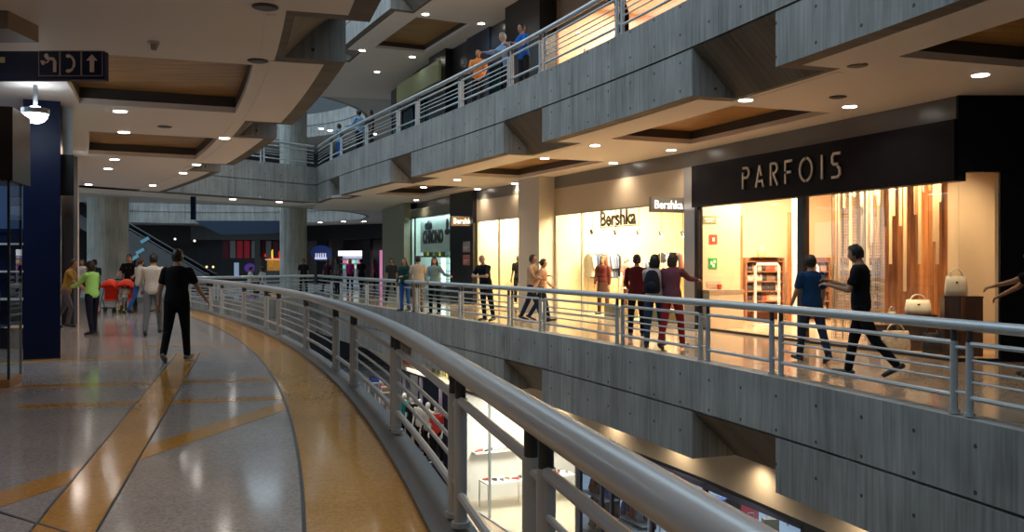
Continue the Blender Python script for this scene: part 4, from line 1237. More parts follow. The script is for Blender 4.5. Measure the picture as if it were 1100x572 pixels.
glazing(9, M5, W5, LEV+0.0, LEV+3.0, [W5*0.32, W5*0.6], GLASS, mat('thin_bronze', (0.25, 0.12, 0.06), 0.4))
cg = (L0 + L1 + fpt(850))/3
area('shop_light', T(cg.x, cg.y, LEV+3.75), 4, 5, 1000, (1.0, 0.76, 0.55))
for i, x in enumerate((0.7, 1.8, 3.1)):
    root = empty('clothes_stand', MU @ T(x, -0.5, LEV+0.006)); tag(root, 'timber clothes stand behind the upper peach window, %s from its dark edge' % ORD[i], 'clothes stand')
    for s_ in (0, 0.7):
        bm = B(); bx(bm, s_, s_+0.08, -0.04, 0.04, 0, 2.3); obj('upright', bm, BOARD, root)
    bm = B(); bx(bm, 0, 0.78, -0.04, 0.04, 2.3, 2.38); obj('crossbar', bm, BOARD, root)
# teal glass front of the dark upper shop
M6, W6 = seg(421, 560, DW)
M6u = M6 @ T(0, 0, LEV)
bm = B(); bx(bm, 0, W6, 3.0, 3.1, 0, 3.0); struct('wall_upper', bm, mat('upper_shop_back', (0.10, 0.20, 0.22), 0.5), matrix=M6u)
bm = B()
nm_ = 9
for i in range(nm_+1): bx(bm, W6*i/nm_-0.05, W6*i/nm_+0.05, -0.03, 0.06, 0, 3.0)
w_ = struct('window_10', bm, BLACK, matrix=M6u)
for i in range(nm_):
    bm = B(); bx(bm, W6*i/nm_+0.05, W6*(i+1)/nm_-0.05, 0, 0.015, 0, 3.0); obj('window_pane', bm, GLASST, w_)
area('shop_light', M6u @ T(W6*0.5, 1.5, 2.9), W6*0.9, 1.0, 120, (0.55, 0.85, 1.0))
# golden lit panel
MG_, WG_ = seg(438, 490); bm = B(); bx(bm, 0.3, WG_-0.3, -0.62, -0.52, LEV+2.95, LEV+3.75); o = obj('backlit_panel', bm, mat('dim_gold_glow', (0.07, 0.07, 0.035), 0.5, emit=(0.30, 0.33, 0.16), estr=0.14), matrix=MG_); tag(o, 'dim golden backlit panel over the teal upper shop front', 'panel')

# ================================================================== far shops of the round hall
def ringframe(pxa, pxb, r=RO-3.2, z=0.0):
    """frame on the far wall of the round hall between two image columns"""
    out = []
    for px in (pxa, pxb):
        k = (px-550)/F
        # X = kY ; (X-cx)^2+(Y-cy)^2 = r^2, the far crossing
        a = 1+k*k; b = -2*(k*RC.x+RC.y); c = RC.x**2+RC.y**2-r*r
        Y = (-b + math.sqrt(max(0, b*b-4*a*c)))/(2*a)
        out.append((k*Y, Y))
    return frame(out[0], out[1], z)
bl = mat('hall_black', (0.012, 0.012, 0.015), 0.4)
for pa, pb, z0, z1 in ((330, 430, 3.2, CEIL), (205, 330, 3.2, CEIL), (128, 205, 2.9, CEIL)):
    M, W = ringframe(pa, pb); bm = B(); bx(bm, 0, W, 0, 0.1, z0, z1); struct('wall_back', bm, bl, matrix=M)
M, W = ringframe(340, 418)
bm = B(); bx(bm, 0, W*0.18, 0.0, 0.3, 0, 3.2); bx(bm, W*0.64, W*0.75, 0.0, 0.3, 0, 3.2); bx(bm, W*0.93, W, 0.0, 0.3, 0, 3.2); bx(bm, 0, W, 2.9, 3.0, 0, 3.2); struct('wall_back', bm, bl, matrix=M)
# perfume shop counter: white lit canopy and shelves
root = empty('perfume_display', M @ T(W*0.19, 1.0, 0)); tag(root, 'white lit canopy over glowing perfume shelves in the far black shop', 'display cabinet')
GLW = mat('cool_lightbox', (1, 1, 1), 0.5, emit=(0.95, 0.93, 1.0), estr=1.3)
bm = B(); bx(bm, 0, W*0.41, -0.1, 0.5, 2.0, 2.38); obj('canopy', bm, GLW, root)
bm = B(); bx(bm, 0, W*0.41, 0.4, 0.5, 0, 2.0); obj('back_panel', bm, mat('cabinet_backlit', (0.5, 0.5, 0.6), 0.3, emit=(0.35, 0.4, 0.5), estr=0.25, noise=0.5, nscale=3), root)
for z in (0.6, 1.0, 1.4, 1.75):
    bm = B(); bx(bm, 0, W*0.41, 0.1, 0.4, z, z+0.05); obj('shelf', bm, STEEL, root)
cc = [((0.2, 0.8, 0.55), 'green'), ((0.9, 0.25, 0.5), 'pink'), ((0.9, 0.8, 0.3), 'yellow'), ((0.8, 0.85, 1.0), 'white')]
for r_, z in enumerate((1.05, 1.45)):
    for i in range(7):
        c, nm = cc[(i+r_) % 4]
        bm = B(); bx(bm, -0.22, 0.22, -0.05, 0.05, 0, 0.24); o = obj('lit_box', bm, mat('box_glow_'+nm, c, 0.5, emit=c, estr=0.55), matrix=M @ T(W*0.19+0.4+W*0.052*i, 1.25, z)); tag(o, '%s lit product box on the %s perfume shelf, %s along' % (nm, ('lower', 'upper')[r_], ORD[i]), 'box', 'lit boxes on the perfume shelves')
for i, (x, c, nm) in enumerate(((0.80, (0.75, 0.25, 0.5), 'pink'), (0.87, (1.0, 0.9, 0.75), 'white'))):
    bm = B(); bx(bm, -0.07, 0.07, -0.1, 0.1, 0.0, 2.4); o = obj('light_column', bm, mat('glow_column_'+nm, c, 0.5, emit=c, estr=0.6), matrix=M @ T(W*x, 0.8, 0)); tag(o, 'upright %s glowing light column beside the far black shop entrance' % nm, 'light column')
root = empty('shop_sign', M @ T(W*0.32, -0.03, 3.32)); tag(root, 'dim grey shop lettering on the far black fascia', 'sign')
text('lettering', 'PERSON', 0.75, mat('dim_letters', (0.3, 0.3, 0.34), 0.4, emit=(0.3, 0.3, 0.35), estr=0.3), root, RX(90))
# dark shops left of the round column: banners, orange counter, screens
M, W = ringframe(236, 335)
bm = B(); bx(bm, 0, W, 3.0, 3.1, 0, 3.2); bx(bm, W*0.38, W*0.44, 0, 0.3, 0, 3.2); struct('wall_back', bm, bl, matrix=M)
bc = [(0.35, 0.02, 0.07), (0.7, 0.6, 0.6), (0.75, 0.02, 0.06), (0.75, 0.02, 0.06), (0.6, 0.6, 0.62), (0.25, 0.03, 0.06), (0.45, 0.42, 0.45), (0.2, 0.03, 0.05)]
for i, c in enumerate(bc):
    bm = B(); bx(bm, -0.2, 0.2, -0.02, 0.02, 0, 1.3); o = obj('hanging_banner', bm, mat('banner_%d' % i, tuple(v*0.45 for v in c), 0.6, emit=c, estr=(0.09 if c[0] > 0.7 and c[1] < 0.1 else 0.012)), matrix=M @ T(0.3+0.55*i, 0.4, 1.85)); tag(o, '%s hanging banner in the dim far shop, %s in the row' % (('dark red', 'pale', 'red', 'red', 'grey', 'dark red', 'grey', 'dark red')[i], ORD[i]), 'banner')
bm = B(); ellips(bm, (1.3, 0.6, 0.9), 0.45, 0.1, 0.35); o = obj('violet_light', bm, mat('violet_glow', (0.12, 0.04, 0.3), 0.5, emit=(0.25, 0.10, 0.8), estr=0.16), matrix=M @ T(0.8, 0, 0.2)); tag(o, 'violet glowing round display beneath the hanging red banners', 'display')
bm = B(); bx(bm, 0, 0.35, 0, 0.1, 0, 1.2); o = obj('lightbox', bm, mat('blue_white_glow', (0.6, 0.75, 1), 0.5, emit=(0.5, 0.7, 1.0), estr=0.2), matrix=M @ T(0.9, 0.5, 0.3)); tag(o, 'blue-white upright light panel left of the violet display', 'light panel')
root = empty('food_counter', M @ T(W*0.47, 0.4, 0)); tag(root, 'orange-lit food counter with a red and yellow sign left of the round column', 'counter')
bm = B(); bx(bm, 0, W*0.26, 0.5, 0.6, 0.7, 1.7); obj('lit_back', bm, mat('orange_glow', (0.9, 0.4, 0.05), 0.5, emit=(0.9, 0.33, 0.04), estr=0.2, noise=0.6, nscale=3), root)
bm = B(); bx(bm, 0, W*0.26, 0.1, 0.6, 1.7, 1.78); obj('canopy', bm, mat('pale_glow', (0.8, 0.7, 0.5), 0.5, emit=(0.8, 0.6, 0.35), estr=0.5), root)
bm = B(); bx(bm, 0, W*0.26, 0.0, 0.5, 0, 0.9); obj('counter_body', bm, BLACK, root)
bm = B()
for x in (0.5, 1.6): ellips(bm, (x, 0.3, 2.15), 0.12, 0.05, 0.35)
obj('sign_bar', bm, mat('yellow_glow', (1, 0.7, 0.05), 0.5, emit=(1, 0.7, 0.05), estr=0.9), root)
bm = B(); ellips(bm, (1.0, 0.36, 2.05), 1.2, 0.05, 0.32); obj('sign_shape', bm, mat('red_glow', (0.8, 0.03, 0.03), 0.5, emit=(0.8, 0.03, 0.03), estr=0.6), root)
# blue emblem shop right of the column
M, W = ringframe(341, 356)
bm = B(); ellips(bm, (W*0.5, -0.4, 2.2), 0.9, 0.06, 0.6); o = obj('lit_emblem', bm, mat('blue_emblem', (0.02, 0.04, 0.16), 0.5, emit=(0.06, 0.14, 0.7), estr=0.08), matrix=M); tag(o, 'blue glowing emblem with white arches right of the round column', 'sign')
bm = B(); bx(bm, W*0.5-0.5, W*0.5+0.5, -0.5, -0.46, 1.75, 1.9)
for i in range(5): bx(bm, W*0.5-0.45+0.2*i, W*0.5-0.36+0.2*i, -0.5, -0.46, 1.9, 2.2)
obj('arches', bm, mat('emblem_white', (0.8, 0.8, 0.9), 0.5, emit=(0.7, 0.7, 0.9), estr=0.7), o)
# small warm lamps far away
for i, (px, py) in enumerate(((222, 287), (229, 287), (188, 257), (209, 259))):
    Yd = 60; z = EYE - (py-HY)/F*Yd
    bm = B(); ellips(bm, (0, 0, 0), 0.075, 0.075, 0.075); o = obj('lamp', bm, mat(('amber_lamp', 'white_lamp')[i > 1], (1, .8, .4), 0.5, emit=((1, 0.65, 0.2), (1, 0.9, 0.75))[i > 1], estr=1.6), matrix=T(*at_depth(px, Yd, z)))
    bm = B(); cyl(bm, (0, 0, 0.1), (0, 0, CEIL-z), 0.01, n=6); obj('cord', bm, BLACK, o)
    tag(o, ('amber pendant lamp deep in the dark hall, ', 'white pendant lamp high in the dark hall, ')[i > 1] + ('left of its twin' if i % 2 == 0 else 'right of its twin'), 'lamp')
# ================================================================== NEAR WALKWAY: LEFT SIDE
def npt(px, Y, z=0.0): return at_depth(px, Y, z)
# glazed corner cabinet of the first shop
VX, VY = -6.36, 11.2
NAVYG = mat('navy_gloss', (0.008, 0.014, 0.05), 0.15)
HDR = mat('brown_black_header', (0.035, 0.022, 0.02), 0.25)
MV = T(VX, VY, 0) @ RZ(17)
root = empty('display_cabinet', MV); tag(root, 'tall glass display cabinet with a dark header at the shop corner', 'display cabinet')
bm = B(); bx(bm, -2.6, 0, 0, 0.66, 0, 0.10); obj('cabinet_base', bm, mat('ochre_base', (0.40, 0.18, 0.05), 0.4), root)
bm = B(); bx(bm, -2.6, 0.05, -0.08, 0.90, 2.62, 3.55); obj('header', bm, HDR, root, bevel=0.02)
bm = B()
for x in (-2.6, -1.3, -0.03):
    for y in (0, 0.63): bx(bm, x, x+0.03, y, y+0.03, 0.10, 2.62)
obj('cabinet_frame', bm, mat('dark_chrome', (0.10, 0.12, 0.14), 0.2, 0.9), root)
bm = B(); bx(bm, -2.57, -0.03, 0.0, 0.012, 0.1, 2.62); obj('glass_pane', bm, GLASS, root)
bm = B(); bx(bm, -0.012, 0.0, 0.03, 0.63, 0.1, 2.62); obj('glass_pane', bm, GLASS, root)
for z in (0.75, 1.35, 1.95):
    bm = B(); bx(bm, -2.5, -0.1, 0.06, 0.6, z, z+0.015); obj('shelf', bm, GLASSD, root)
area('cabinet_light', MV @ T(-1.2, 0.33, 2.55), 1.8, 0.5, 10, (0.55, 0.75, 1.0))
# goods: tablets and boxes
for i, (x, z, c, nm) in enumerate(((-0.35, 0.765, (0.25, 0.15, 0.9), 'violet'), (-0.95, 0.765, (0.1, 0.3, 0.8), 'blue'), (-0.45, 1.365, (0.15, 0.4, 0.8), 'pale blue'), (-1.1, 1.365, (0.4, 0.2, 0.8), 'lilac'), (-0.4, 0.11, (0.2, 0.1, 0.7), 'deep violet'))):
    root = empty('tablet', MV @ T(x, 0.22, z)); tag(root, '%s glowing tablet screen propped in the glass corner cabinet' % nm, 'tablet')
    bm = B(); bx(bm, -0.17, 0.17, 0, 0.015, 0.0, 0.44); obj('casing', bm, BLACK, root, matrix=RX(-14))
    bm = B(); bx(bm, -0.15, 0.15, -0.004, -0.001, 0.02, 0.42); obj('screen', bm, mat('screen_'+nm, c, 0.3, emit=c, estr=0.8), root, matrix=RX(-14))
    bm = B(); bx(bm, -0.03, 0.03, 0.03, 0.20, 0, 0.01); bx(bm, -0.03, 0.03, 0.02, 0.035, 0, 0.16); obj('stand', bm, BLACK, root)
# bright shop behind, up to the navy pillar
PX0, PX1, PYD = at_depth(25, 14.6).x, at_depth(65, 14.6).x, 14.6
bm = B(); bx(bm, -0.54, 0, 0, 0.5, 0, CEIL+0.01); struct('pillar', bm, NAVY, matrix=T(PX1, PYD, 0) @ RZ(27))
bm = B(); bx(bm, -14, -8.95, 16.5, 16.6, 0, CEIL); struct('wall_shop', bm, mat('blue_shop_wall', (0.10, 0.18, 0.36), 0.4))
bm = B(); bx(bm, -14, -9.4, 11.0, 11.1, 0, 3.6); bx(bm, -14, -7.2, 12.3, 12.4, 3.6, CEIL); struct('wall_shop', bm, mat('steel_clad', (0.35, 0.40, 0.46), 0.25, 0.7))
area('shop_light', T(-9.2, 13.6, 4.1), 2.5, 1.6, 60, (0.72, 0.85, 1.0))
# bright ceiling lamp of the entrance
pl = at_depth(38, 13.2, CEIL-0.03)
root = empty('ceiling_lamp', T(pl.x, pl.y, CEIL)); tag(root, 'dazzling white ceiling lamp above the shop entrance beside the navy pillar', 'ceiling lamp')
bm = B(); cyl(bm, (0, 0, -0.38), (0, 0, 0), 0.03, n=10); cyl(bm, (0, 0, -0.44), (0, 0, -0.36), 0.19, n=18); obj('housing', bm, STEEL, root)
bm = B(); ellips(bm, (0, 0, -0.45), 0.17, 0.17, 0.13, 16, 8); obj('diffuser', bm, mat('dazzling_lamp', (1, 1, 1), 0.5, emit=(0.8, 0.92, 1.0), estr=30), root)
spot('entrance_spot', None, 28, (0.85, 0.93, 1.0), 130, 0.8, 0.1, M=T(pl.x, pl.y, CEIL-0.55))
# goods on shelves by the blue wall
for i in range(3):
    root = empty('shelving_unit', T(-13+1.5*i, 15.9, 0)); tag(root, 'blue-lit shelving unit deep in the first shop, %s from the navy pillar' % ORD[2-i], 'shelving unit')
    bm = B(); bx(bm, 0, 1.3, 0.35, 0.4, 0, 2.2); obj('back_panel', bm, NAVYG, root)
    for z in (0.4, 0.9, 1.4, 1.9):
        bm = B(); bx(bm, 0, 1.3, 0, 0.35, z, z+0.03); obj('shelf', bm, WHITE, root)
# wall beyond the pillar: pale wall, black header with a small sign, glass strip, chrome post
Wa, Wb = Vector((PX1-0.05, 15.1)), Vector((-10.95, 22.0))
M, W = frame(Wb, Wa)      # x runs towards the camera
bm = B(); q0 = at_depth(40, 23.6); q1 = at_depth(81, 23.6); bx(bm, q0.x, q1.x, 23.6, 23.8, 0, CEIL); struct('wall_left', bm, mat('pale_pinkish_wall', (0.56, 0.44, 0.40), 0.6))
MS_, WS_ = frame((q0.x, 23.7), (PX0+0.1, 15.1)); bm = B(); bx(bm, 0, WS_, -0.1, 0.1, 0, CEIL); struct('wall_left', bm, mat('pale_pinkish_wall', (0.56, 0.44, 0.40), 0.6), matrix=MS_)
bm = B(); bx(bm, 0, W, -0.2, 0.02, 2.72, 3.42); struct('wall_header', bm, BLACK, matrix=M)
bm = B(); bx(bm, 0, W, -0.15, 0.0, 3.42, CEIL); struct('window_11', bm, mat('pale_cyan_light_glass', (0.5, 0.62, 0.66), 0.2), matrix=M)
area('shop_light', T(-10.9, 20.5, 4.0), 1.0, 2.5, 130, (1.0, 0.85, 0.75))
root = empty('shop_sign', M @ T(W*0.15, -0.21, 2.88)); tag(root, 'small white and orange lettering on the black header beyond the navy pillar', 'sign')
bm = B(); 
for i in range(4): bx(bm, 0.3+0.45*i, 0.55+0.45*i, -0.02, 0, 0.05, 0.32)
obj('letter_block', bm, mat('sign_white_glow', (1, 1, 1), 0.5, emit=(0.9, 0.9, 1), estr=0.8), root)
bm = B(); tube(bm, [(2.3+0.14*math.cos(a), -0.01, 0.18+0.14*math.sin(a)) for a in [PI*2*i/12 for i in range(12)]], 0.05, 6, closed=True); obj('orange_mark', bm, mat('sign_orange', (1, 0.4, 0.05), 0.5, emit=(1, 0.35, 0.04), estr=0.9), root)
bm = B(); bx(bm, -0.07, 0.07, -0.06, 0, 0, 0.24); o = obj('wall_lamp', bm, mat('orange_lamp', (0.6, 0.25, 0.08), 0.5, emit=(0.8, 0.3, 0.08), estr=0.3), matrix=T(*at_depth(74, 23.59, 2.55))); tag(o, 'little orange lamp at the top of the pale wall', 'lamp')
bm = B(); cyl(bm, (-0.05, -0.35, 0), (-0.05, -0.35, CEIL), 0.13, n=18); struct('pillar', bm, mat('chrome_post', (0.30, 0.29, 0.28), 0.25, 0.8), matrix=M)
bm = B(); bx(bm, -14.5, -11.0, 22.2, 22.4, 0, CEIL); struct('wall_left', bm, mat('dark_side_wall', (0.03, 0.035, 0.05), 0.5))
# storefront strip under the ceiling on the left (dark canopies) and the wall nearer the camera
bm = B(); bx(bm, -14, -6.2, -8.3, 5.6, 0, CEIL); struct('wall_left', bm, mat('dark_side_wall', (0.03, 0.035, 0.05), 0.5))
bm = B(); bx(bm, -7.6, -5.3, 9.3, 9.9, 4.05, CEIL); o = struct('ceiling_beam', bm, mat('brown_bulkhead', (0.20, 0.14, 0.10), 0.5))

# hanging wayfinding sign
SY = 9.2
sx1 = at_depth(112, SY).x; sx0 = sx1 - 1.75; zt = EYE + (HY-55)/F*SY; zb = EYE + (HY-85.5)/F*SY
root = empty('hanging_sign', T(sx0, SY, zb)); tag(root, 'navy hanging sign with drinking fountain, telephone and arrow symbols', 'sign')
h = zt-zb; w = sx1-sx0
bm = B(); bx(bm, 0, w, 0, 0.10, 0, h); obj('sign_board', bm, NAVY, root, bevel=0.008)
PINK = mat('sign_white_ink', (0.80, 0.66, 0.56), 0.6)
k = F/SY
def P2(px, py): return (at_depth(px, SY).x - sx0, (EYE + (HY-py)/F*SY) - zb)
bm = B()
def fr(ax, az, bx_, bz, t=0.008):
    for a in ((ax, bx_, az, az+t), (ax, bx_, bz-t, bz), (ax, ax+t, az, bz), (bx_-t, bx_, az, bz)): bx(bm, a[0], a[1], -0.006, 0, a[2], a[3])
x0, z1 = P2(41.5, 54.5); x3, z0 = P2(110.5, 82.0)
x1 = x0 + (x3-x0)/3; x2 = x0 + 2*(x3-x0)/3
for a, b in ((x0, x1), (x1, x2), (x2, x3)): fr(a, z0, b, z1)
obj('panel_outline', bm, mat('sign_line', (0.36, 0.28, 0.26), 0.6), root)
cz = (z0+z1)/2
# arrow
bm = B(); c = (x2+x3)/2; prism(bm, [(c-0.022, cz-0.09), (c+0.022, cz-0.09), (c+0.022, cz+0.03), (c+0.058, cz+0.03), (c, cz+0.095), (c-0.058, cz+0.03), (c-0.022, cz+0.03)], 0, 0.008, T(0, 0, 0) @ RX(90)); obj('arrow_symbol', bm, PINK, root)
# handset
bm = B(); c = (x1+x2)/2
tube(bm, [(c-0.035+0.075*math.cos(a), -0.004, cz+0.085*math.sin(a)) for a in [math.radians(-70+14*i) for i in range(11)]], 0.014, 6)
ellips(bm, (c-0.022, -0.004, cz+0.078), 0.028, 0.006, 0.02); ellips(bm, (c-0.022, -0.004, cz-0.078), 0.028, 0.006, 0.02); obj('telephone_symbol', bm, PINK, root)
# drinking figure
bm = B(); c = (x0+x1)/2
tube(bm, [(c-0.03, -0.004, cz+0.055), (c+0.045, -0.004, cz+0.045), (c+0.06, -0.004, cz+0.02), (c+0.06, -0.004, cz-0.09)], 0.018, 6)
ellips(bm, (c-0.03, -0.004, cz+0.08), 0.024, 0.006, 0.024); tube(bm, [(c+0.01, -0.004, cz+0.05), (c-0.02, -0.004, cz+0.01), (c-0.06, -0.004, cz+0.01)], 0.01, 6)
prism(bm, [(c-0.09, cz+0.03), (c-0.05, cz+0.03), (c-0.05, cz-0.015), (c-0.075, cz-0.015)], 0, 0.008, RX(90)); obj('fountain_symbol', bm, PINK, root)
bm = B(); xx, zz = P2(2, 64.5); bx(bm, max(0, xx-0.2), xx+0.035, -0.008, 0, zz-0.03, zz+0.03); obj('yellow_mark', bm, mat('sign_yellow', (0.45, 0.42, 0.2), 0.6), root)
for x in (0.1, 0.5):
    bm = B(); cyl(bm, (x, 0.05, h), (x, 0.05, CEIL-zb), 0.012, n=8); obj('hanger_rod', bm, BLACK, root)

# ------------------------------------------------------------------ recessed ceiling lights
def where_near(i): return ORD[i]
def ceil_pt(px, py, lev=0): 
    H = lev*LEV + CEIL - EYE
    Y = H*F/(HY-py); return Vector(((px-550)/F*Y, Y, lev*LEV+CEIL))
FIT = mat('white_fitting', (0.7, 0.66, 0.6), 0.4); DARKFIT = mat('unlit_fitting', (0.05, 0.04, 0.04), 0.5)
LENS = mat('downlight_glow', (1, 1, 1), 0.5, emit=(1.0, 0.95, 0.88), estr=18)
def downlight(p, label, power, col, group, lit=True, r=0.11):
    root = empty('downlight', T(*p)); tag(root, label, 'ceiling light', group)
    bm = B(); cyl(bm, (0, 0, -0.012), (0, 0, 0.0), r+0.025, n=20); obj('fitting_ring', bm, FIT if lit else DARKFIT, root)
    bm = B(); cyl(bm, (0, 0, -0.020), (0, 0, -0.013), r, n=20); obj('lens', bm, LENS if lit else DARKFIT, root)
    if lit: spot('downlight_beam', None, power, col, 140, 0.9, 0.08, M=T(p[0], p[1], p[2]-0.05))
nl = [(129, 119), (133, 141.6), (241, 148), (123, 171), (211, 176.6), (116, 181), (196.5, 185.7), (95, 198), (164, 199)]
for i, q in enumerate(nl):
    downlight(ceil_pt(*q), 'glowing downlight in the near walkway ceiling, %s from the hanging navy sign' % ORD[i], 120, (1.0, 0.88, 0.82), 'lit downlights of the near walkway')
for i, q in enumerate([(285, 7), (277, 65), (177, 136)]):
    downlight(ceil_pt(*q), 'unlit round dark fitting in the near walkway ceiling, %s' % ('at the slab edge', 'by the widest timber coffer', 'between the two nearest coffers')[i], 0, (1, 1, 1), None, lit=False)
# lights nearer than the frame shows: they light the floor in front
for i, (d, Y) in enumerate(((-1.7, 5.2), (-4.3, 5.6), (-1.7, 0.4), (-4.2, 0.8), (-4.4, 9.3))):
    p = NEAR.pt(Y, d, CEIL)
    downlight(p, 'round downlight over the near end of the terrazzo walkway, %s' % ORD[i], 100, (1.0, 0.88, 0.80), 'downlights over the near end')
ol = [(1053, 80), (801, 107), (913, 114), (639, 156), (721, 161), (585, 170), (659, 175), (491, 193), (553, 197), (455, 201), (513, 203), (447, 215)]
for i, q in enumerate(ol):
    downlight(ceil_pt(*q), 'glowing downlight in the far walkway ceiling, %s from the dark fascia corner' % ORD[i], 85, (1.0, 0.78, 0.55), 'lit downlights of the far walkway')
for i, q in enumerate([(921, 70), (900, 104)]):
    downlight(ceil_pt(*q), 'unlit dark fitting in the far walkway ceiling, %s' % ('by the concrete notch', 'between two glowing downlights')[i], 0, (1, 1, 1), None, lit=False)
ul = [(389, 54), (405, 77), (443, 61), (457, 15), (517, 25)]
for i, q in enumerate(ul):
    downlight(ceil_pt(*q, lev=1), 'small round downlight in the upper gallery ceiling, %s from the bridge' % ORD[i], 65, (0.60, 0.86, 1.0), 'lit downlights of the upper gallery', r=0.12)
p = ceil_pt(165, 45); root = empty('smoke_detector', T(*p)); tag(root, 'beige smoke detector on the ceiling between the nearest dark fittings', 'smoke detector')
bm = B(); cyl(bm, (0, 0, -0.03), (0, 0, 0), 0.07, n=16); obj('mounting', bm, FIT, root)
bm = B(); cyl(bm, (0, 0, -0.10), (0.01, 0, -0.03), 0.03, 0.05, n=12); obj('sensor', bm, mat('detector_beige', (0.4, 0.32, 0.22), 0.5), root)
# far hall ceiling lights
rl = [(344, 239), (369, 238), (391, 238), (250, 214), (300, 217)]
for i, (px, py) in enumerate(rl):
    Y = (CEIL-EYE)*F/(HY-py); Y = min(Y, 62)
    z = LEV-1.54
    downlight(Vector(((px-550)/F*Y, Y, z)), 'tiny downlight in the ceiling of the round hall, %s from the right' % ORD[i], 60, (0.9, 0.95, 1.0), 'downlights of the round hall', r=0.14)
for i, (px, py) in enumerate(((345, 131), (352, 137), (380, 133), (396, 131))):
    Y = 56; z = 2*LEV-1.54
    downlight(Vector(((px-550)/F*Y, Y+0.8*i, z)), 'tiny downlight under the upper round gallery, %s from the left' % ORD[i], 90, (0.9, 0.95, 1.0), 'downlights under the upper round gallery', r=0.16)

# ------------------------------------------------------------------ escalators in the dark hall
def escalator(p, ang, L, rise, w, label):
    root = empty('escalator', T(*p) @ RZ(ang)); tag(root, label, 'escalator')
    sl = math.atan2(rise, L)
    BK = mat('escalator_black', (0.012, 0.013, 0.016), 0.3)
    for s in (0, w):
        bm = B()
        vs = [(0, -0.1), (L, rise-0.1), (L, rise+0.15), (0, 0.15)]
        prism(bm, vs, s-0.03, s+0.03, RX(90)); obj('side_panel', bm, BK, root)
        bm = B(); prism(bm, [(0, 0.15), (L, rise+0.15), (L, rise+0.85), (0, 0.85)], s-0.01, s+0.01, RX(90)); obj('glass_balustrade', bm, glass_mat('dark_glass', (0.2, 0.22, 0.25), 0.1), root)
        bm = B(); tube(bm, [(-0.3, -s, 0.6), (-0.1, -s, 0.9), (0.1, -s, 0.95), (L, -s, rise+0.95), (L+0.4, -s, rise+0.95)], 0.05, 8); obj('handrail', bm, BK, root)
    bm = B(); n = int(L/0.38)
    for i in range(n): bx(bm, L*i/n, L*(i+1)/n, -w+0.03, -0.03, rise*i/n-0.1, rise*(i+1)/n)
    obj('steps', bm, mat('step_metal', (0.03, 0.033, 0.036), 0.5, 0.3), root)
    bm = B(); prism(bm, [(0, -0.5), (L, rise-0.6), (L, rise-0.1), (0, -0.1)], 0, w, RX(90)); obj('truss_cladding', bm, BK, root)
e0 = at_depth(222, 47, 0)
escalator((e0.x, e0.y, 0), 176, 8.6, LEV-0.9, 1.1, 'black escalator descending to the right beyond the pale column')
e1 = at_depth(143, 46, 0.0)
bm = B()
for i, (px, py) in enumerate(((141, 281), (147, 274), (152, 262))):
    p = at_depth(px, 42, EYE + (HY-py)/F*42)
    bm = B(); bx(bm, 0, 0.42, 0, 0.05, 0, 0.15); o = obj('light_strip', bm, mat('cyan_glow', (0.1, 0.3, 0.4), 0.5, emit=(0.25, 0.6, 0.8), estr=0.25), matrix=T(*p) @ RY(-30)); tag(o, 'slanted cyan lit strip beside the dark escalator, %s from below' % ORD[i], 'light strip')
    bm = B(); bx(bm, -0.03, 0.45, 0.05, 0.09, -0.03, 0.18); obj('backing', bm, BLACK, o)
# slender dark post hanging from the ceiling ring and blue dim slab
pp = at_depth(207, 36, 0)
bm = B(); bx(bm, pp.x-0.09, pp.x+0.09, 36, 36.15, 3.3, CEIL); o = obj('hanging_post', bm, NAVY); tag(o, 'short navy post hanging under the ceiling edge near the escalator', 'post')
# glossy blue sculptural panel hung in the hall
bm = B(); q0 = at_depth(212, 50, 0)
prism(bm, [(0, 3.9), (6.0, 3.9), (4.6, 3.2), (1.5, 3.1)], 0, 0.3, T(q0.x-0.2, 50.3, 0.0) @ RX(90)); o = obj('hall_banner', bm, mat('dim_blue_panel', (0.01, 0.03, 0.07), 0.5)); tag(o, 'dim blue panel hung high in the dark hall right of the navy post', 'panel')

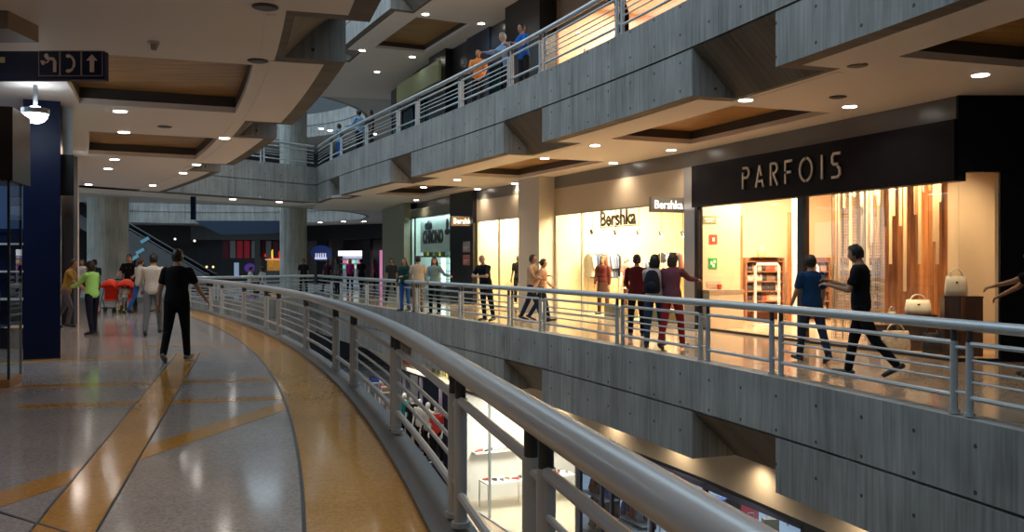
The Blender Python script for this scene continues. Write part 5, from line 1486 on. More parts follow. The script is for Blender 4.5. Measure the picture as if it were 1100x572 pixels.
# ------------------------------------------------------------------ baby stroller
def stroller(p, rot):
    root = empty('stroller', T(*p) @ RZ(rot)); tag(root, 'red double stroller pushed by the man in a black printed T-shirt', 'stroller')
    RED = mat('red_canvas', (0.95, 0.05, 0.01), 0.6); 
    for s in (-1, 1):
        x = s*0.24
        # hood: a half shell
        bm = B(); n, m = 12, 6; rows = []
        for j in range(m+1):
            t = PI*0.5*j/m*1.25 - 0.15
            rows.append([bm.verts.new((x + 0.23*math.cos(PI*i/n), 0.05 - 0.30*math.sin(PI*i/n)*math.cos(t)*0 - 0.32*math.sin(t) + 0.08, 0.78 + (0.27*math.sin(PI*i/n))*math.cos(t*0.75))) for i in range(n+1)])
        for j in range(m):
            for i in range(n): bm.faces.new((rows[j][i], rows[j][i+1], rows[j+1][i+1], rows[j+1][i]))
        ho = obj('hood', bm, RED, root, smooth=True)
        sm = ho.modifiers.new('solid', 'SOLIDIFY'); sm.thickness = 0.02
        bm = B(); loft(bm, [((x, 0.08, 0.36), (1, 0, 0), (0, 1, 0), 0.18, 0.14), ((x, 0.10, 0.42), (1, 0, 0), (0, 1, 0), 0.20, 0.17), ((x, 0.17, 0.44), (1, 0, 0), (0, 1, 0), 0.19, 0.05), ((x, 0.24, 0.95), (1, 0, 0), (0, 1, 0), 0.19, 0.04)][:2], 14); obj('seat', bm, RED, root, smooth=True)
        bm = B(); bx(bm, x-0.2, x+0.2, 0.18, 0.22, 0.40, 0.95); obj('backrest', bm, RED, root, bevel=0.01)
        bm = B(); bx(bm, x-0.18, x+0.18, -0.22, -0.06, 0.14, 0.17); obj('footrest', bm, BLACK, root)
    for x in (-0.46, 0, 0.46):
        bm = B(); tube(bm, [(x, -0.28, 0.09), (x, 0.0, 0.45), (x, 0.35, 1.02)], 0.014, 8); tube(bm, [(x, 0.30, 0.09), (x, 0.0, 0.45)], 0.014, 8); obj('tube_frame', bm, STEELD, root)
        for y in (-0.28, 0.30):
            for q in (-0.03, 0.03):
                bm = B(); cyl(bm, (x+q-0.012, y, 0.085), (x+q+0.012, y, 0.085), 0.085, n=16); obj('wheel', bm, BLACK, root)
    bm = B(); tube(bm, [(-0.46, 0.35, 1.02), (0.46, 0.35, 1.02)], 0.018, 8); obj('push_handle', bm, BLACK, root)
    return root
# ================================================================== PEOPLE
def remesh(bm, voxel, smooth=2):
    me = bpy.data.meshes.new('tmp'); bmesh.ops.recalc_face_normals(bm, faces=bm.faces[:]); bm.to_mesh(me); bm.free()
    o = bpy.data.objects.new('tmp', me); COL.objects.link(o)
    r = o.modifiers.new('r', 'REMESH'); r.mode = 'VOXEL'; r.voxel_size = voxel; r.use_smooth_shade = True
    s = o.modifiers.new('s', 'SMOOTH'); s.factor = 0.5; s.iterations = smooth
    bpy.context.view_layer.update()
    out = bpy.data.meshes.new_from_object(o.evaluated_get(bpy.context.evaluated_depsgraph_get()))
    COL.objects.unlink(o); bpy.data.objects.remove(o); bpy.data.meshes.remove(me)
    return out

SKIN = {'m': mat('skin_medium', (0.42, 0.22, 0.13), 0.55), 'd': mat('skin_brown', (0.26, 0.13, 0.075), 0.55), 'l': mat('skin_light', (0.56, 0.33, 0.22), 0.55)}
HAIR = {'black': mat('hair_black', (0.008, 0.006, 0.005), 0.5), 'brown': mat('hair_brown', (0.05, 0.025, 0.012), 0.5), 'grey': mat('hair_grey', (0.35, 0.33, 0.30), 0.6)}
def cl(name, c): return mat('wear_'+name, c, 0.9, spec=0.12, noise=0.18, nscale=9, bump=0.2)
V = Vector
def dirv(pitch, out, side):
    a = math.radians(pitch); b = math.radians(out)
    return V((side*math.sin(b), math.sin(a)*math.cos(b), -math.cos(a)*math.cos(b)))

def person(pos, heading, H, label, shirt, pants, hair='black', hs='short', skin='m', sleeves='short', female=False,
           lean=2, legs=((12, 4), (-10, 8)), arms=((8, 8, 15, 0), (-6, 8, 15, 0)), head=(0, 0), heavy=1.0, voxel=0.017, group=None,
           skirt=False, shoes=(0.02, 0.02, 0.02), cat='person', shorts=False, sit=None, fingers=True, allm=None, sx=0.0, extra=None):
    """feet at pos, facing heading (0 = away from the camera, 90 = to the left).
    legs: (thigh pitch, knee bend) right, left; arms: (pitch, outward, elbow, forearm outward) right, left"""
    k = H/1.72
    L = math.radians(lean)
    up = V((0, math.sin(L), math.cos(L))); fw = V((0, math.cos(L), -math.sin(L))); rt = V((1, 0, 0))
    # legs first, to find the hip height
    J = []
    hipw = 0.095 if not female else 0.10
    low = 1e9
    for (a, kb), s in zip(legs, (1, -1)):
        td = dirv(a, 2.5, s); sd = dirv(a-kb, 1.0, s)
        hip = V((s*hipw, 0, -0.03)); kn = hip + td*0.43; an = kn + sd*0.415
        fp = math.radians(min(0, (a-kb)*0.75) if (a-kb) < -8 else max(0, (a-kb)*0.4))
        fd = V((s*0.12, math.cos(fp), math.sin(fp))).normalized()
        fdn = V((0, -math.sin(fp), math.cos(fp)))
        toe = an + fd*0.17 - fdn*0.045; heel = an - fd*0.055 - fdn*0.04
        low = min(low, toe.z-0.035, heel.z-0.035)
        J.append((hip, kn, an, toe, heel, s))
    base = -low if sit is None else sit
    P0 = V((0, 0, base))
    J = [tuple(q + P0 if isinstance(q, V) else q for q in j) for j in J]
    tw = (0.92 if female else 1.0)
    hv = heavy
    prof = [(-0.08, .115, .085), (-0.02, .160*hv, .110*hv), (0.08, .158*hv, .112*hv), (0.19, .138*tw*hv, .102*hv), (0.30, .150*tw*hv, .110*hv), (0.40, .168*tw, .116), (0.47, .172*tw, .108), (0.52, .135*tw, .085), (0.555, .07, .06), (0.60, .052, .054)]
    def tor(bm, infl=0.0, lo=0, hi=99):
        loft(bm, [(P0 + up*z, rt, fw, rx+infl, ry+infl) for i, (z, rx, ry) in enumerate(prof) if lo <= i <= hi], 18)
    body = B(); tor(body)
    neck = P0 + up*0.55; hc = P0 + up*0.62 + V((0, 0.015, 0)) + V((0, math.sin(math.radians(head[0]))*0.05, 0))
    hp, hy = math.radians(head[0]), math.radians(head[1])
    HR = Matrix.Rotation(hy, 3, 'Z') @ Matrix.Rotation(-hp - L*0.5, 3, 'X')
    hc = hc + HR @ V((0, 0.0, 0.085))
    limb(body, neck, hc - HR @ V((0, 0.01, 0.06)), 0.055, 0.05, 10)
    ellips(body, hc, 0.075, 0.092, 0.112, 16, 12, HR)
    ellips(body, hc + HR @ V((0, 0.035, -0.055)), 0.052, 0.055, 0.060, 12, 8, HR)      # jaw
    ellips(body, hc + HR @ V((0, 0.098, -0.018)), 0.013, 0.020, 0.024, 8, 6, HR)       # nose
    ellips(body, hc + HR @ V((0, 0.086, -0.060)), 0.024, 0.010, 0.009, 8, 6, HR)       # lips
    for s in (-1, 1): ellips(body, hc + HR @ V((s*0.077, -0.005, -0.012)), 0.012, 0.022, 0.030, 8, 6, HR)
    A = []
    sw = 0.185*tw
    for (a, o_, e, fo), s in zip(arms, (1, -1)):
        sh = P0 + up*0.475 + rt*(s*sw)
        ud = dirv(a, o_, s); fd = dirv(a+e, fo, s)
        el = sh + ud*0.285; wr = el + fd*0.245
        A.append((sh, el, wr, fd, s))
        limb(body, sh - ud*0.0, el, 0.052, 0.040, 10); limb(body, el, wr, 0.041, 0.027, 10)
    for hip, kn, an, toe, heel, s in J:
        q_ = 1.0 if (shorts or allm) else 0.80
        limb(body, hip, kn, 0.082*hv*q_, 0.055*q_, 12); limb(body, kn, an, 0.054*q_, 0.036, 10)
        ellips(body, kn.lerp(an, 0.3) - V((0, 0.012*q_, 0)), 0.05*q_, 0.052*q_, 0.10, 10, 8)
        limb(body, heel, toe, 0.033, 0.03, 8)
    me = remesh(body, voxel)
    # hands: palm, four fingers and a thumb on each, rooted in the wrist
    hb = B(); hb.from_mesh(me); me_mats = len(hb.faces)
    for sh, el, wr, fd, s in A:
        # palm frame: along fd, thumb towards forward/inner side
        a = fd.normalized(); ref = V((0, 1, 0)) if abs(a.y) < 0.85 else V((-s, 0, 0.3))
        th = (ref - a*ref.dot(a)).normalized()          # direction across the palm, towards the thumb
        pn = a.cross(th).normalized()
        if pn.x*s > 0: pn = -pn                          # palm faces the body
        loft(hb, [(wr - a*0.01, th, pn, 0.026, 0.020), (wr + a*0.03, th, pn, 0.036, 0.017), (wr + a*0.075, th, pn, 0.040, 0.015), (wr + a*0.09, th, pn, 0.036, 0.012)], 10)
        if fingers:
            for i, (off, ln) in enumerate(((0.029, 0.068), (0.010, 0.078), (-0.010, 0.072), (-0.028, 0.056))):
                p = wr + a*0.082 + th*off; q = p + (a*0.9 + pn*0.35).normalized()*ln*0.52; r_ = q + (a*0.55 + pn*0.8).normalized()*ln*0.48
                limb(hb, p, q, 0.0092, 0.0085, 6, caps=1); limb(hb, q, r_, 0.0085, 0.007, 6, caps=1)
            p = wr + a*0.025 + th*0.030; q = p + (a*0.7 + th*0.65 + pn*0.3).normalized()*0.042; r_ = q + (a*0.9 + th*0.15 + pn*0.3).normalized()*0.030
            limb(hb, p, q, 0.0125, 0.010, 6, caps=1); limb(hb, q, r_, 0.010, 0.008, 6, caps=1)
    for f in hb.faces: f.smooth = True
    hb.to_mesh(me); hb.free()
    me.name = 'body'; me.materials.clear()
    M = T(*pos) @ RZ(heading) @ Matrix.Scale(k, 4)
    root = empty('person' if cat in ('person', 'child') else cat, M); tag(root, label, cat, group)
    sk = allm or SKIN[skin]
    link('body', me, sk, root)
    if allm is None or True:
        # shirt
        if shirt is not None:
            b = B(); tor(b, 0.016, 0 if not skirt else 1, 8)
            for sh, el, wr, fd, s in A:
                if sleeves == 'long': limb(b, sh, el, 0.068, 0.054, 10); limb(b, el, wr - fd*0.02, 0.054, 0.042, 10)
                elif sleeves == 'short': limb(b, sh, sh.lerp(el, 0.62), 0.068, 0.064, 10)
                else: ellips(b, sh - V((s*0.03, 0, 0)), 0.05, 0.05, 0.05)
            m_ = remesh(b, voxel, 3); m_.name = 'shirt'; m_.materials.clear(); link('shirt', m_, shirt, root)
        b = B()
        loft(b, [(P0 + up*z, rt, fw, rx+0.013, ry+0.013) for z, rx, ry in prof[:3]], 18)
        for hip, kn, an, toe, heel, s in J:
            limb(b, hip, kn, 0.098*hv, 0.072, 12)
            if not shorts: limb(b, kn, an + (an-kn).normalized()*-0.01, 0.070, 0.056, 10)
        if skirt:
            hipc = P0 + up*0.06; c = (J[0][1]+J[1][1])/2 + V((0, 0, 0.05))
            loft(b, [(hipc, rt, fw, .165, .12), (hipc.lerp(c, 0.5), V((1, 0, 0)), V((0, 1, 0)), .20, .16), (c, V((1, 0, 0)), V((0, 1, 0)), .22, .19)], 18)
        m_ = remesh(b, voxel, 2); m_.name = 'trousers'; m_.materials.clear(); link('trousers' if not shorts else 'shorts', m_, pants, root)
        shm = mat('shoe_%d_%d_%d' % tuple(int(c*99) for c in shoes), shoes, 0.5)
        for hip, kn, an, toe, heel, s in J:
            b = B(); f = (toe-heel).normalized(); u2 = V((0, -f.z, f.y)) if abs(f.y) > 0.1 else V((0, 0, 1))
            u2 = (V((0, 0, 1)) - f*f.z).normalized(); r2 = f.cross(u2)
            c0 = heel.lerp(toe, 0.5) - u2*0.002
            loft(b, [(heel - f*0.030, r2, u2, 0.022, 0.026), (heel - f*0.015, r2, u2, 0.036, 0.036), (heel + f*0.05, r2, u2, 0.041, 0.042), (heel + f*0.13, r2, u2, 0.045, 0.037), (toe + f*0.0, r2, u2, 0.045, 0.034), (toe + f*0.04, r2, u2, 0.030, 0.028), (toe+f*0.055, r2, u2, 0.012, 0.02)], 12)
            obj('shoe', b, shm, root, smooth=True)
    # hair
    if hs != 'bald':
        b = B()
        ellips(b, hc, 0.086, 0.104, 0.124, 20, 14, HR)
        HI = HR.transposed()
        kill = []
        for f in b.faces:
            c = HI @ (f.calc_center_median() - hc)
            if (c.y > 0.022 + 0.85*max(0, c.z - 0.03)) or c.z < -0.075 or (c.z < -0.02 and c.y > -0.01): kill.append(f)
        bmesh.ops.delete(b, geom=kill, context='FACES')
        bmesh.ops.solidify(b, geom=b.faces[:], thickness=0.006)
        if hs == 'long':
            loft(b, [(hc + HR @ V((0, -0.05, 0.02)), HR @ V((1, 0, 0)), HR @ V((0, 1, 0)), 0.085, 0.06), (hc + HR @ V((0, -0.07, -0.08)), rt, fw, 0.095, 0.045), (hc - up*0.22 - fw*0.10, rt, fw, 0.115, 0.04), (hc - up*0.33 - fw*0.12, rt, fw, 0.09, 0.03), (hc - up*0.38 - fw*0.125, rt, fw, 0.05, 0.02)], 14)
            for s in (-1, 1): limb(b, hc + HR @ V((s*0.078, -0.02, 0.0)), hc + HR @ V((s*0.09, 0.0, -0.17)), 0.028, 0.024, 8)
        elif hs == 'bob':
            loft(b, [(hc + HR @ V((0, -0.04, 0.02)), rt, fw, 0.088, 0.065), (hc + HR @ V((0, -0.055, -0.07)), rt, fw, 0.10, 0.06), (hc + HR @ V((0, -0.05, -0.14)), rt, fw, 0.085, 0.05)], 14)
        elif hs == 'bun':
            ellips(b, hc + HR @ V((0, -0.11, 0.07)), 0.05, 0.05, 0.05)
        elif hs == 'tail':
            loft(b, [(hc + HR @ V((0, -0.09, 0.03)), rt, up, 0.03, 0.03), (hc + HR @ V((0, -0.14, 0.0)), rt, up, 0.035, 0.03), (hc + HR @ V((0, -0.15, -0.18)), rt, fw, 0.03, 0.02)], 10)
        obj('hair', b, (allm or HAIR[hair]), root, smooth=True)
    if allm is None:
        for s in (-1, 1):
            b = B(); ellips(b, hc + HR @ V((s*0.030, 0.083, 0.008)), 0.012, 0.008, 0.008, 8, 6, HR); obj('eye', b, BLACK, root)
    if extra: extra(root, P0, up, fw, rt, A, J, hc, HR)
    return root

WALK = ((20, 6), (-16, 14)); WALK2 = ((-16, 14), (22, 6)); STAND = ((2, 3), (-2, 2))
def fl(px, py, z=0.0): return at_floor(px, py, z)

# carried things rest in hands: top-level objects, placed from the hand position
def hand_of(root, arm_index, store): pass
def give_phone(label, ai=0):
    def f(root, P0, up, fw, rt, A, J, hc, HR):
        sh, el, wr, fd, s = A[ai]
        bpy.context.view_layer.update()
        b = B(); bx(b, -0.035, 0.035, -0.005, 0.005, -0.07, 0.07)
        p = root.matrix_basis @ (wr + fd*0.10)
        o = obj('phone', b, BLACK, matrix=T(*p) @ RZ(20) @ RX(-30), bevel=0.003); tag(o, label, 'phone')
        b = B(); bx(b, -0.031, 0.031, -0.0065, -0.0052, -0.062, 0.062); obj('screen', b, mat('phone_screen', (0.2, 0.2, 0.25), 0.1), o)
    return f
def give_bag(label, m, ai=0, h=0.30, w=0.34, drop=0.08):
    def f(root, P0, up, fw, rt, A, J, hc, HR):
        sh, el, wr, fd, s = A[ai]
        k = root.matrix_basis.to_scale().x
        p = root.matrix_basis @ (wr + fd*0.10 + V((s*0.07, 0, 0)))
        o = handbag(T(p.x, p.y, p.z - h*1.35) @ RZ(70), w, h, 0.14, m, label)
    return f
def give_pack(label, m, h=0.42):
    def f(root, P0, up, fw, rt, A, J, hc, HR):
        Mb = root.matrix_basis @ T(*(P0 + up*0.08 - fw*0.25)) @ RZ(180) @ RX(0)
        Mb = T(*Mb.to_translation()) @ Matrix.Rotation(root.matrix_basis.to_euler().z, 4, 'Z')
        backpack(Mb, h, m, label)
    return f

# ---- near walkway
person(fl(190, 388), 4, 1.74, 'person in black T-shirt and black trousers walking away down the terrazzo floor', cl('black', (0.010, 0.010, 0.013)), cl('black_trousers', (0.008, 0.008, 0.010)), skin='m', heavy=1.12, lean=3, legs=((10, 2), (-12, 16)), arms=((14, 22, 12, 26), (-12, 12, 14, 8)), shoes=(0.12, 0.12, 0.12), voxel=0.014, group=None)
person(fl(164, 361), 12, 1.70, 'person in white long-sleeved top and pale jeans beside the black-clad walker', cl('white', (0.55, 0.53, 0.48)), cl('pale_jeans', (0.16, 0.18, 0.20)), sleeves='long', lean=8, legs=((16, 4), (-8, 10)), arms=((10, 10, 20, 6), (16, 14, 20, 8)), hair='black', voxel=0.014)
NEON = mat('neon_top', (0.35, 0.72, 0.18), 0.8, noise=0.3, nscale=5)
person(fl(99, 360), 68, 1.55, 'person with dark hair in a neon green top carrying a pink handbag', NEON, cl('dark_jeans', (0.015, 0.018, 0.035)), sleeves='long', female=True, hs='bob', lean=4, legs=((6, 4), (-6, 6)), arms=((10, 8, 20, 0), (40, 5, 35, 0)), voxel=0.014, extra=give_bag('pink handbag hanging from the hand of the neon green top', mat('pink_leather', (0.72, 0.28, 0.22), 0.5), ai=0, h=0.22, w=0.26))
pw = V((-11.0, 22.0, 0))
person(at_depth(71, 21.4, 0), -80, 1.62, 'person in a mustard and rose top leaning out past the chrome post', cl('mustard', (0.30, 0.20, 0.05)), cl('grey_slacks', (0.10, 0.10, 0.12)), female=True, hs='short', lean=14, legs=((20, 30), (-14, 14)), arms=((30, 5, 20, 0), (20, 8, 30, 0)), voxel=0.014, skin='m')
ps = fl(126, 336)
st = stroller((ps.x, ps.y, 0), 6)
def printed(root, P0, up, fw, rt, A, J, hc, HR):
    b = B()
    for i in range(3): bx(b, -0.07+0.05*i, -0.03+0.05*i, 0.128, 0.134, P0.z+0.38, P0.z+0.41)
    obj('shirt_print', b, WHITE, root)
person((ps.x+0.02, ps.y+0.85, 0), 186, 1.76, 'person in black printed T-shirt pushing the red double stroller', cl('black', (0.010, 0.010, 0.013)), cl('black_trousers', (0.008, 0.008, 0.010)), legs=((8, 2), (-8, 6)), arms=((28, 14, 40, -4), (28, 14, 40, -4)), extra=printed)
person((ps.x+0.22, ps.y+0.02, 0), 186, 0.98, 'child in white top and yellow shoes sitting in the right stroller seat', cl('white', (0.55, 0.53, 0.48)), cl('grey_shorts', (0.2, 0.2, 0.22)), hs='bob', hair='brown', legs=((75, 60), (70, 62)), arms=((30, 12, 60, -10), (30, 12, 60, -10)), shoes=(0.75, 0.75, 0.02), cat='child', sit=0.80, lean=-12, shorts=True)
person(at_depth(89, 31, 0), 175, 1.62, 'person in white sleeveless top standing before the round column', cl('white', (0.55, 0.53, 0.48)), cl('plum_trousers', (0.10, 0.05, 0.08)), sleeves='none', female=True, hs='bob', skin='d')
person(at_depth(102, 28.5, 0), 60, 1.60, 'person in dark blue top standing just left of the red stroller', cl('dark_blue', (0.02, 0.03, 0.05)), cl('black_trousers', (0.008, 0.008, 0.010)), skin='d')
person(at_depth(139, 30.5, 0), 170, 1.66, 'person in black walking behind the stroller, right of its pusher', cl('black', (0.010, 0.010, 0.013)), cl('dark_jeans', (0.015, 0.018, 0.035)), skin='d')
BLUEJ = cl('blue_jeans', (0.03, 0.09, 0.30))
person(at_depth(150, 27.3, 0), -30, 1.66, 'person in white top and bright blue jeans raising a hand to the face', cl('white', (0.55, 0.53, 0.48)), BLUEJ, female=True, hs='tail', hair='brown', arms=((30, 8, 110, -10), (10, 8, 20, 0)), legs=WALK)
# ---- beyond the well
for i, (px, Y, sh, lab, hs_) in enumerate(((268, 41.6, 'white', 'person in white top sitting beyond the bridge, left of the pair', 'short'), (283, 41.2, 'pale_grey', 'person in pale grey top sitting beyond the bridge beside the round column', 'bob'))):
    p = at_depth(px, Y, 0)
    root = empty('bench', T(p.x, p.y+0.1, 0)); tag(root, 'small dark bench beyond the bridge, %s' % ('left of the other', 'nearer the round column')[i], 'bench')
    b = B(); bx(b, -0.28, 0.28, -0.2, 0.2, 0.42, 0.46); obj('bench_seat', b, BLACK, root)
    for s in (-1, 1):
        b = B(); bx(b, s*0.24-0.03, s*0.24+0.03, -0.18, 0.18, 0, 0.42); obj('leg', b, BLACK, root)
    person((p.x, p.y, 0), (-70, 75)[i], 1.7, lab, cl(sh, (0.45, 0.45, 0.44)), cl('dark_jeans', (0.015, 0.018, 0.035)), hs=hs_, legs=((85, 88), (82, 88)), arms=((25, 6, 45, 0), (25, 6, 45, 0)), sit=0.56, lean=6)
person(at_depth(326, 41.9, 0), 180, 1.66, 'person in black standing in front of the round column at the rail', cl('black', (0.010, 0.010, 0.013)), cl('black_trousers', (0.008, 0.008, 0.010)), skin='d')
for i, (px, Y, sh, c, pn, hs_, hd) in enumerate(((352, 46, 'dark_plum', (0.05, 0.02, 0.04), 'black_trousers', 'short', 150), (376, 48, 'magenta', (0.55, 0.03, 0.22), 'dark_jeans', 'bob', 200), (388, 47, 'charcoal', (0.03, 0.03, 0.035), 'black_trousers', 'short', 30), (402, 49, 'rose_red', (0.30, 0.04, 0.10), 'dark_jeans', 'long', 90), (421, 34, 'charcoal', (0.03, 0.03, 0.035), 'black_trousers', 'short', 160), (362, 44, 'grey_top', (0.12, 0.12, 0.13), 'dark_jeans', 'long', 120))):
    person(at_depth(px, Y, 0), hd, 1.66 + 0.02*(i % 3), ('person in dark plum top before the blue emblem of the far hall', 'person in magenta top before the far glowing perfume shelves', 'person in charcoal just right of the magenta top in the far hall', 'person in rose red top near the glowing columns of the far shop', 'person in charcoal waiting beside the olive pillar', 'person with long hair and grey top left of the magenta one')[i], cl(sh, c), cl(pn, (0.01, 0.012, 0.02)), hs=hs_, skin='d', legs=STAND if i % 2 else WALK, voxel=0.022, female=hs_ != 'short')
# ---- far walkway
person(fl(435, 334.5), 150, 1.66, 'person in dark teal top and blue jeans beside the olive pillar', cl('dark_teal', (0.012, 0.045, 0.04)), BLUEJ, female=True, hs='long', sleeves='long', arms=((10, 6, 30, -6), (20, 6, 70, -8)), legs=STAND, hair='brown')
def stripes(root, P0, up, fw, rt, A, J, hc, HR): pass
person(fl(449, 336), 10, 1.72, 'person in beige striped T-shirt seen from behind at the watch shop', mat('wear_stripes', (0.50, 0.36, 0.26), 0.85, noise=0.35, nscale=26), cl('beige_trousers', (0.22, 0.15, 0.11)), legs=STAND, hair='black', arms=((6, 12, 20, 0), (10, 10, 60, -10)))
person(fl(467, 338), 165, 1.68, 'person with long black hair in grey top pointing to the side', cl('grey_green', (0.20, 0.26, 0.24)), cl('black_trousers', (0.008, 0.008, 0.010)), female=True, hs='long', arms=((15, 10, 40, -20), (20, 40, 60, 55)), legs=STAND, sleeves='long')
# man leaning on the rail
yl = Y_at(OPP, 522, 0.42); pl_ = OPP.pt(yl, 0.42, 0)
ang = math.degrees(math.atan2(OPP.tan(yl).x, OPP.tan(yl).y))
person((pl_.x, pl_.y, 0.0), 140, 1.73, 'bald person in black polo leaning with folded forearms on the far railing', cl('black', (0.010, 0.010, 0.013)), cl('charcoal_jeans', (0.02, 0.02, 0.025)), hs='bald', skin='m', heavy=1.1, lean=12, legs=((-4, 4), (-10, 2)), arms=((34, 12, 58, -68), (32, 12, 62, -66)), voxel=0.014, head=(4, 20))
# couple
person(fl(571, 345), -110, 1.74, 'person in tan shirt and jeans embracing a companion in front of the pale pier', cl('tan', (0.50, 0.33, 0.20)), cl('navy_jeans', (0.02, 0.03, 0.06)), legs=((24, 4), (-20, 6)), arms=((30, 20, 40, -30), (40, 10, 50, -20)), hair='brown', voxel=0.014)
person(fl(582.5, 345), -100, 1.64, 'person in peach top walking beside the tan-shirted companion, arm trailing', cl('peach', (0.66, 0.40, 0.27)), cl('navy_jeans', (0.02, 0.03, 0.06)), female=True, hs='tail', hair='brown', legs=((16, 4), (-22, 10)), arms=((-20, 16, -5, 24), (10, 8, 40, -5)), voxel=0.014, sleeves='long')
# shopper inside the bright shop
person(at_depth(648, 26.6, 0), 150, 1.70, 'person in long dark red-brown coat inside the widest lit window', cl('red_brown', (0.10, 0.02, 0.018)), cl('brown_trousers', (0.08, 0.03, 0.02)), female=True, hs='long', sleeves='long', hair='brown', skirt=True, legs=STAND)
# three shoppers at the corner
person(fl(684, 363), -12, 1.68, 'person in dark red jacket seen from behind, first of the trio by the big window', cl('dark_red', (0.09, 0.012, 0.014)), cl('black_trousers', (0.008, 0.008, 0.010)), sleeves='long', legs=((6, 2), (-8, 8)), hs='short', voxel=0.014, arms=((10, 8, 30, 0), (12, 10, 50, -8)))
person(fl(703, 375), -20, 1.66, 'person in white top with a dark backpack, hand raised to the head', cl('offwhite', (0.50, 0.45, 0.40)), cl('mid_blue_jeans', (0.03, 0.06, 0.12)), sleeves='long', female=True, hs='bob', legs=((14, 6), (-6, 6)), arms=((20, 10, 110, 10), (60, 10, 95, -10)), voxel=0.014, shoes=(0.02, 0.03, 0.08), extra=give_pack('dark backpack worn over the white top of the middle shopper', cl('pack_dark', (0.02, 0.02, 0.03))))
person(fl(722, 376), -30, 1.70, 'person in mauve top and red trousers stretching a hand to the shop post', cl('mauve', (0.16, 0.055, 0.075)), cl('red_trousers', (0.25, 0.02, 0.025)), sleeves='long', female=True, hs='bob', hair='brown', legs=((16, 4), (-14, 10)), arms=((62, 12, 22, 20), (8, 8, 20, 0)), voxel=0.014)
# at the dark fascia shop
def blue(root, *a): pass
person(fl(872, 389), 10, 1.66, 'person in blue T-shirt looking into the dark fascia shop', cl('blue_tee', (0.012, 0.05, 0.14)), cl('navy_jeans', (0.02, 0.03, 0.06)), legs=((-18, 8), (14, 3)), arms=((6, 12, 20, 4), (10, 12, 20, 4)), voxel=0.013)
person(fl(925, 405), 62, 1.80, 'person in black T-shirt walking while looking down at a phone', cl('black', (0.010, 0.010, 0.013)), cl('black_trousers', (0.008, 0.008, 0.010)), legs=((14, 4), (-24, 16)), arms=((34, 8, 75, -4), (24, 8, 80, -8)), head=(14, 0), voxel=0.013, extra=give_phone('dark phone held in front of the black T-shirt', 0))
person(at_depth(1113, 12.2, 0), 62, 1.76, 'dark-dressed person at the frame edge reaching a bare arm towards the display window', cl('black', (0.010, 0.010, 0.013)), cl('black_trousers', (0.008, 0.008, 0.010)), legs=STAND, arms=((40, 10, 20, 0), (62, 10, 12, 4)), voxel=0.013)
# ---- upper gallery (feet on the slab, behind the rail)
def up_at(px, d): 
    Y = Y_at(OPP, px, d); p = OPP.pt(Y, d); return (p.x, p.y, LEV)
person(up_at(514, 0.75), 170, 1.72, 'person in orange T-shirt standing at the upper gallery rail', cl('orange', (0.75, 0.24, 0.06)), cl('dark_slacks', (0.02, 0.02, 0.025)), arms=((20, 10, 50, -10), (20, 10, 30, 0)), legs=STAND)
person(up_at(546, 0.7), 120, 1.70, 'grey-haired person in pale blue shirt leaning on the upper rail, arm outstretched', cl('light_blue', (0.22, 0.32, 0.50)), cl('dark_slacks', (0.02, 0.02, 0.025)), hair='grey', lean=14, arms=((50, 8, 40, 0), (40, 10, 50, -10)), legs=STAND, sleeves='long', skin='l')
person(up_at(563, 0.8), 120, 1.76, 'person in vivid blue T-shirt at the upper rail beside the grey-haired one', cl('vivid_blue', (0.015, 0.11, 0.42)), cl('dark_slacks', (0.02, 0.02, 0.025)), lean=6, arms=((30, 10, 70, -20), (30, 10, 70, -20)), legs=STAND)
person(up_at(365, 0.7), 60, 1.72, 'person in light blue patterned shirt at the far end of the upper rail', cl('grey_blue', (0.22, 0.36, 0.42)), cl('blue_jeans', (0.03, 0.09, 0.30)), arms=((20, 10, 50, -10), (20, 10, 50, -10)), legs=STAND)
person(up_at(386, 0.7), 60, 1.78, 'person in light blue shirt and dark trousers near the bridge end of the upper rail', cl('sky_blue', (0.20, 0.40, 0.62)), cl('dark_slacks', (0.02, 0.02, 0.025)), sleeves='long', arms=((10, 10, 30, 0), (30, 10, 60, -10)), legs=STAND)
person(up_at(399, 0.8), 100, 1.60, 'person in dark clothes between the light blue shirt and the upper rail post', cl('charcoal', (0.03, 0.03, 0.035)), cl('dark_slacks', (0.02, 0.02, 0.025)), legs=STAND, skin='d', hs='bob')
person(up_at(668, 0.9), 120, 1.62, 'dark silhouette of a person with long hair at the upper rail before the peach window', cl('black', (0.010, 0.010, 0.013)), cl('black_trousers', (0.008, 0.008, 0.010)), hs='long', lean=12, legs=STAND, female=True, arms=((40, 10, 60, -20), (40, 10, 60, -20)))
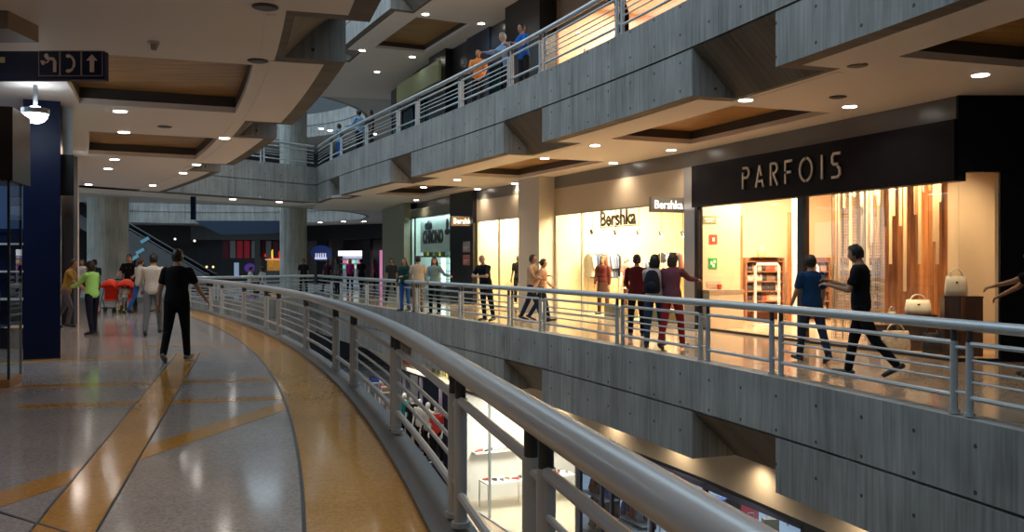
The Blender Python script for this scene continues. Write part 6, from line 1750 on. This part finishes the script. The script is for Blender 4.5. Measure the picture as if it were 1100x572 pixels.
# ---- mannequins
MAN = mat('white_mannequin', (0.72, 0.70, 0.68), 0.35)
def mann(p, hd, label, shirt, pants, group=None, m=MAN):
    person(p, hd, 1.78, label, shirt, pants, hs='bald', legs=STAND, arms=((4, 8, 10, 4), (4, 8, 10, 4)), cat='mannequin', allm=m, voxel=0.02, shoes=(0.5, 0.5, 0.5))
for i, (u, cn, c) in enumerate(((0.10, 'black', (0.010, 0.010, 0.013)), (0.24, 'teal', (0.02, 0.22, 0.20)), (0.38, 'black', (0.010, 0.010, 0.013)), (0.52, 'white', (0.55, 0.53, 0.48)), (0.66, 'white', (0.55, 0.53, 0.48)), (0.8, 'red', (0.5, 0.04, 0.04)))):
    q = ML3 @ V((WL3*u, -0.35, 0.9))
    b = B(); bx(b, -0.22, 0.22, -0.22, 0.22, 0, 1.0); o = obj('plinth', b, NAVY, matrix=T(q.x, q.y, LZ) @ RZ(20)); tag(o, 'navy plinth under a white mannequin on the lower level, %s in the row' % ORD[i], 'plinth')
    mann((q.x, q.y, LZ+1.0), 150, 'white mannequin in %s on the lower level, %s in the row' % (cn, ORD[i]), cl(cn if cn != 'white' else 'white', c), cl('black_trousers', (0.008, 0.008, 0.010)))
DMAN = mat('dark_mannequin', (0.04, 0.03, 0.03), 0.4)
q = MLN @ V((WLN*0.42, -0.55, 0)); mann((q.x, q.y, 0.006), 150, 'dark mannequin in black dress in the narrow cream window left of the pier', cl('black', (0.010, 0.010, 0.013)), cl('black_trousers', (0.008, 0.008, 0.010)), m=DMAN)
for i, u in enumerate((0.26, 0.52)):
    q = MLW @ V((WLW*u+0.6, -1.0, 0)); mann((q.x, q.y, 0.006), 160, 'white mannequin in %s inside the widest lit window' % ('a rose top', 'a tan top')[i], cl(('rose', 'tan')[i], ((0.5, 0.25, 0.22), (0.5, 0.33, 0.2))[i]), cl('brown_trousers', (0.08, 0.03, 0.02)))
# ================================================================== CAMERA, SKY
cam = bpy.data.cameras.new('camera'); co = bpy.data.objects.new('camera', cam); COL.objects.link(co)
cam.sensor_fit = 'HORIZONTAL'; cam.sensor_width = 36.0; cam.lens = F/1100*36.0
cam.shift_y = (HY-286.0)/1100.0*-1*-1
co.location = (0, 0, EYE); co.rotation_euler = (PI/2, 0, 0)
cam.clip_end = 300; cam.clip_start = 0.05
SC.camera = co
w = bpy.data.worlds.new('sky'); SC.world = w; w.use_nodes = True
bg = w.node_tree.nodes['Background']; bg.inputs[0].default_value = (0.66, 0.84, 0.97, 1); bg.inputs[1].default_value = 2.05
SC.view_settings.view_transform = 'Standard'; SC.view_settings.look = 'None'
SC.view_settings.gamma = 1; SC.view_settings.exposure = 0.0; SC.view_settings.use_curve_mapping = False
SC.cycles.use_denoising = True
SC.cycles.max_bounces = 6; SC.cycles.diffuse_bounces = 3; SC.cycles.glossy_bounces = 3; SC.cycles.transparent_max_bounces = 12
SC.cycles.transmission_bounces = 4
SC.cycles.sample_clamp_indirect = 4.0
SC.cycles.caustics_reflective = False; SC.cycles.caustics_refractive = False
SC.cycles.use_light_tree = True
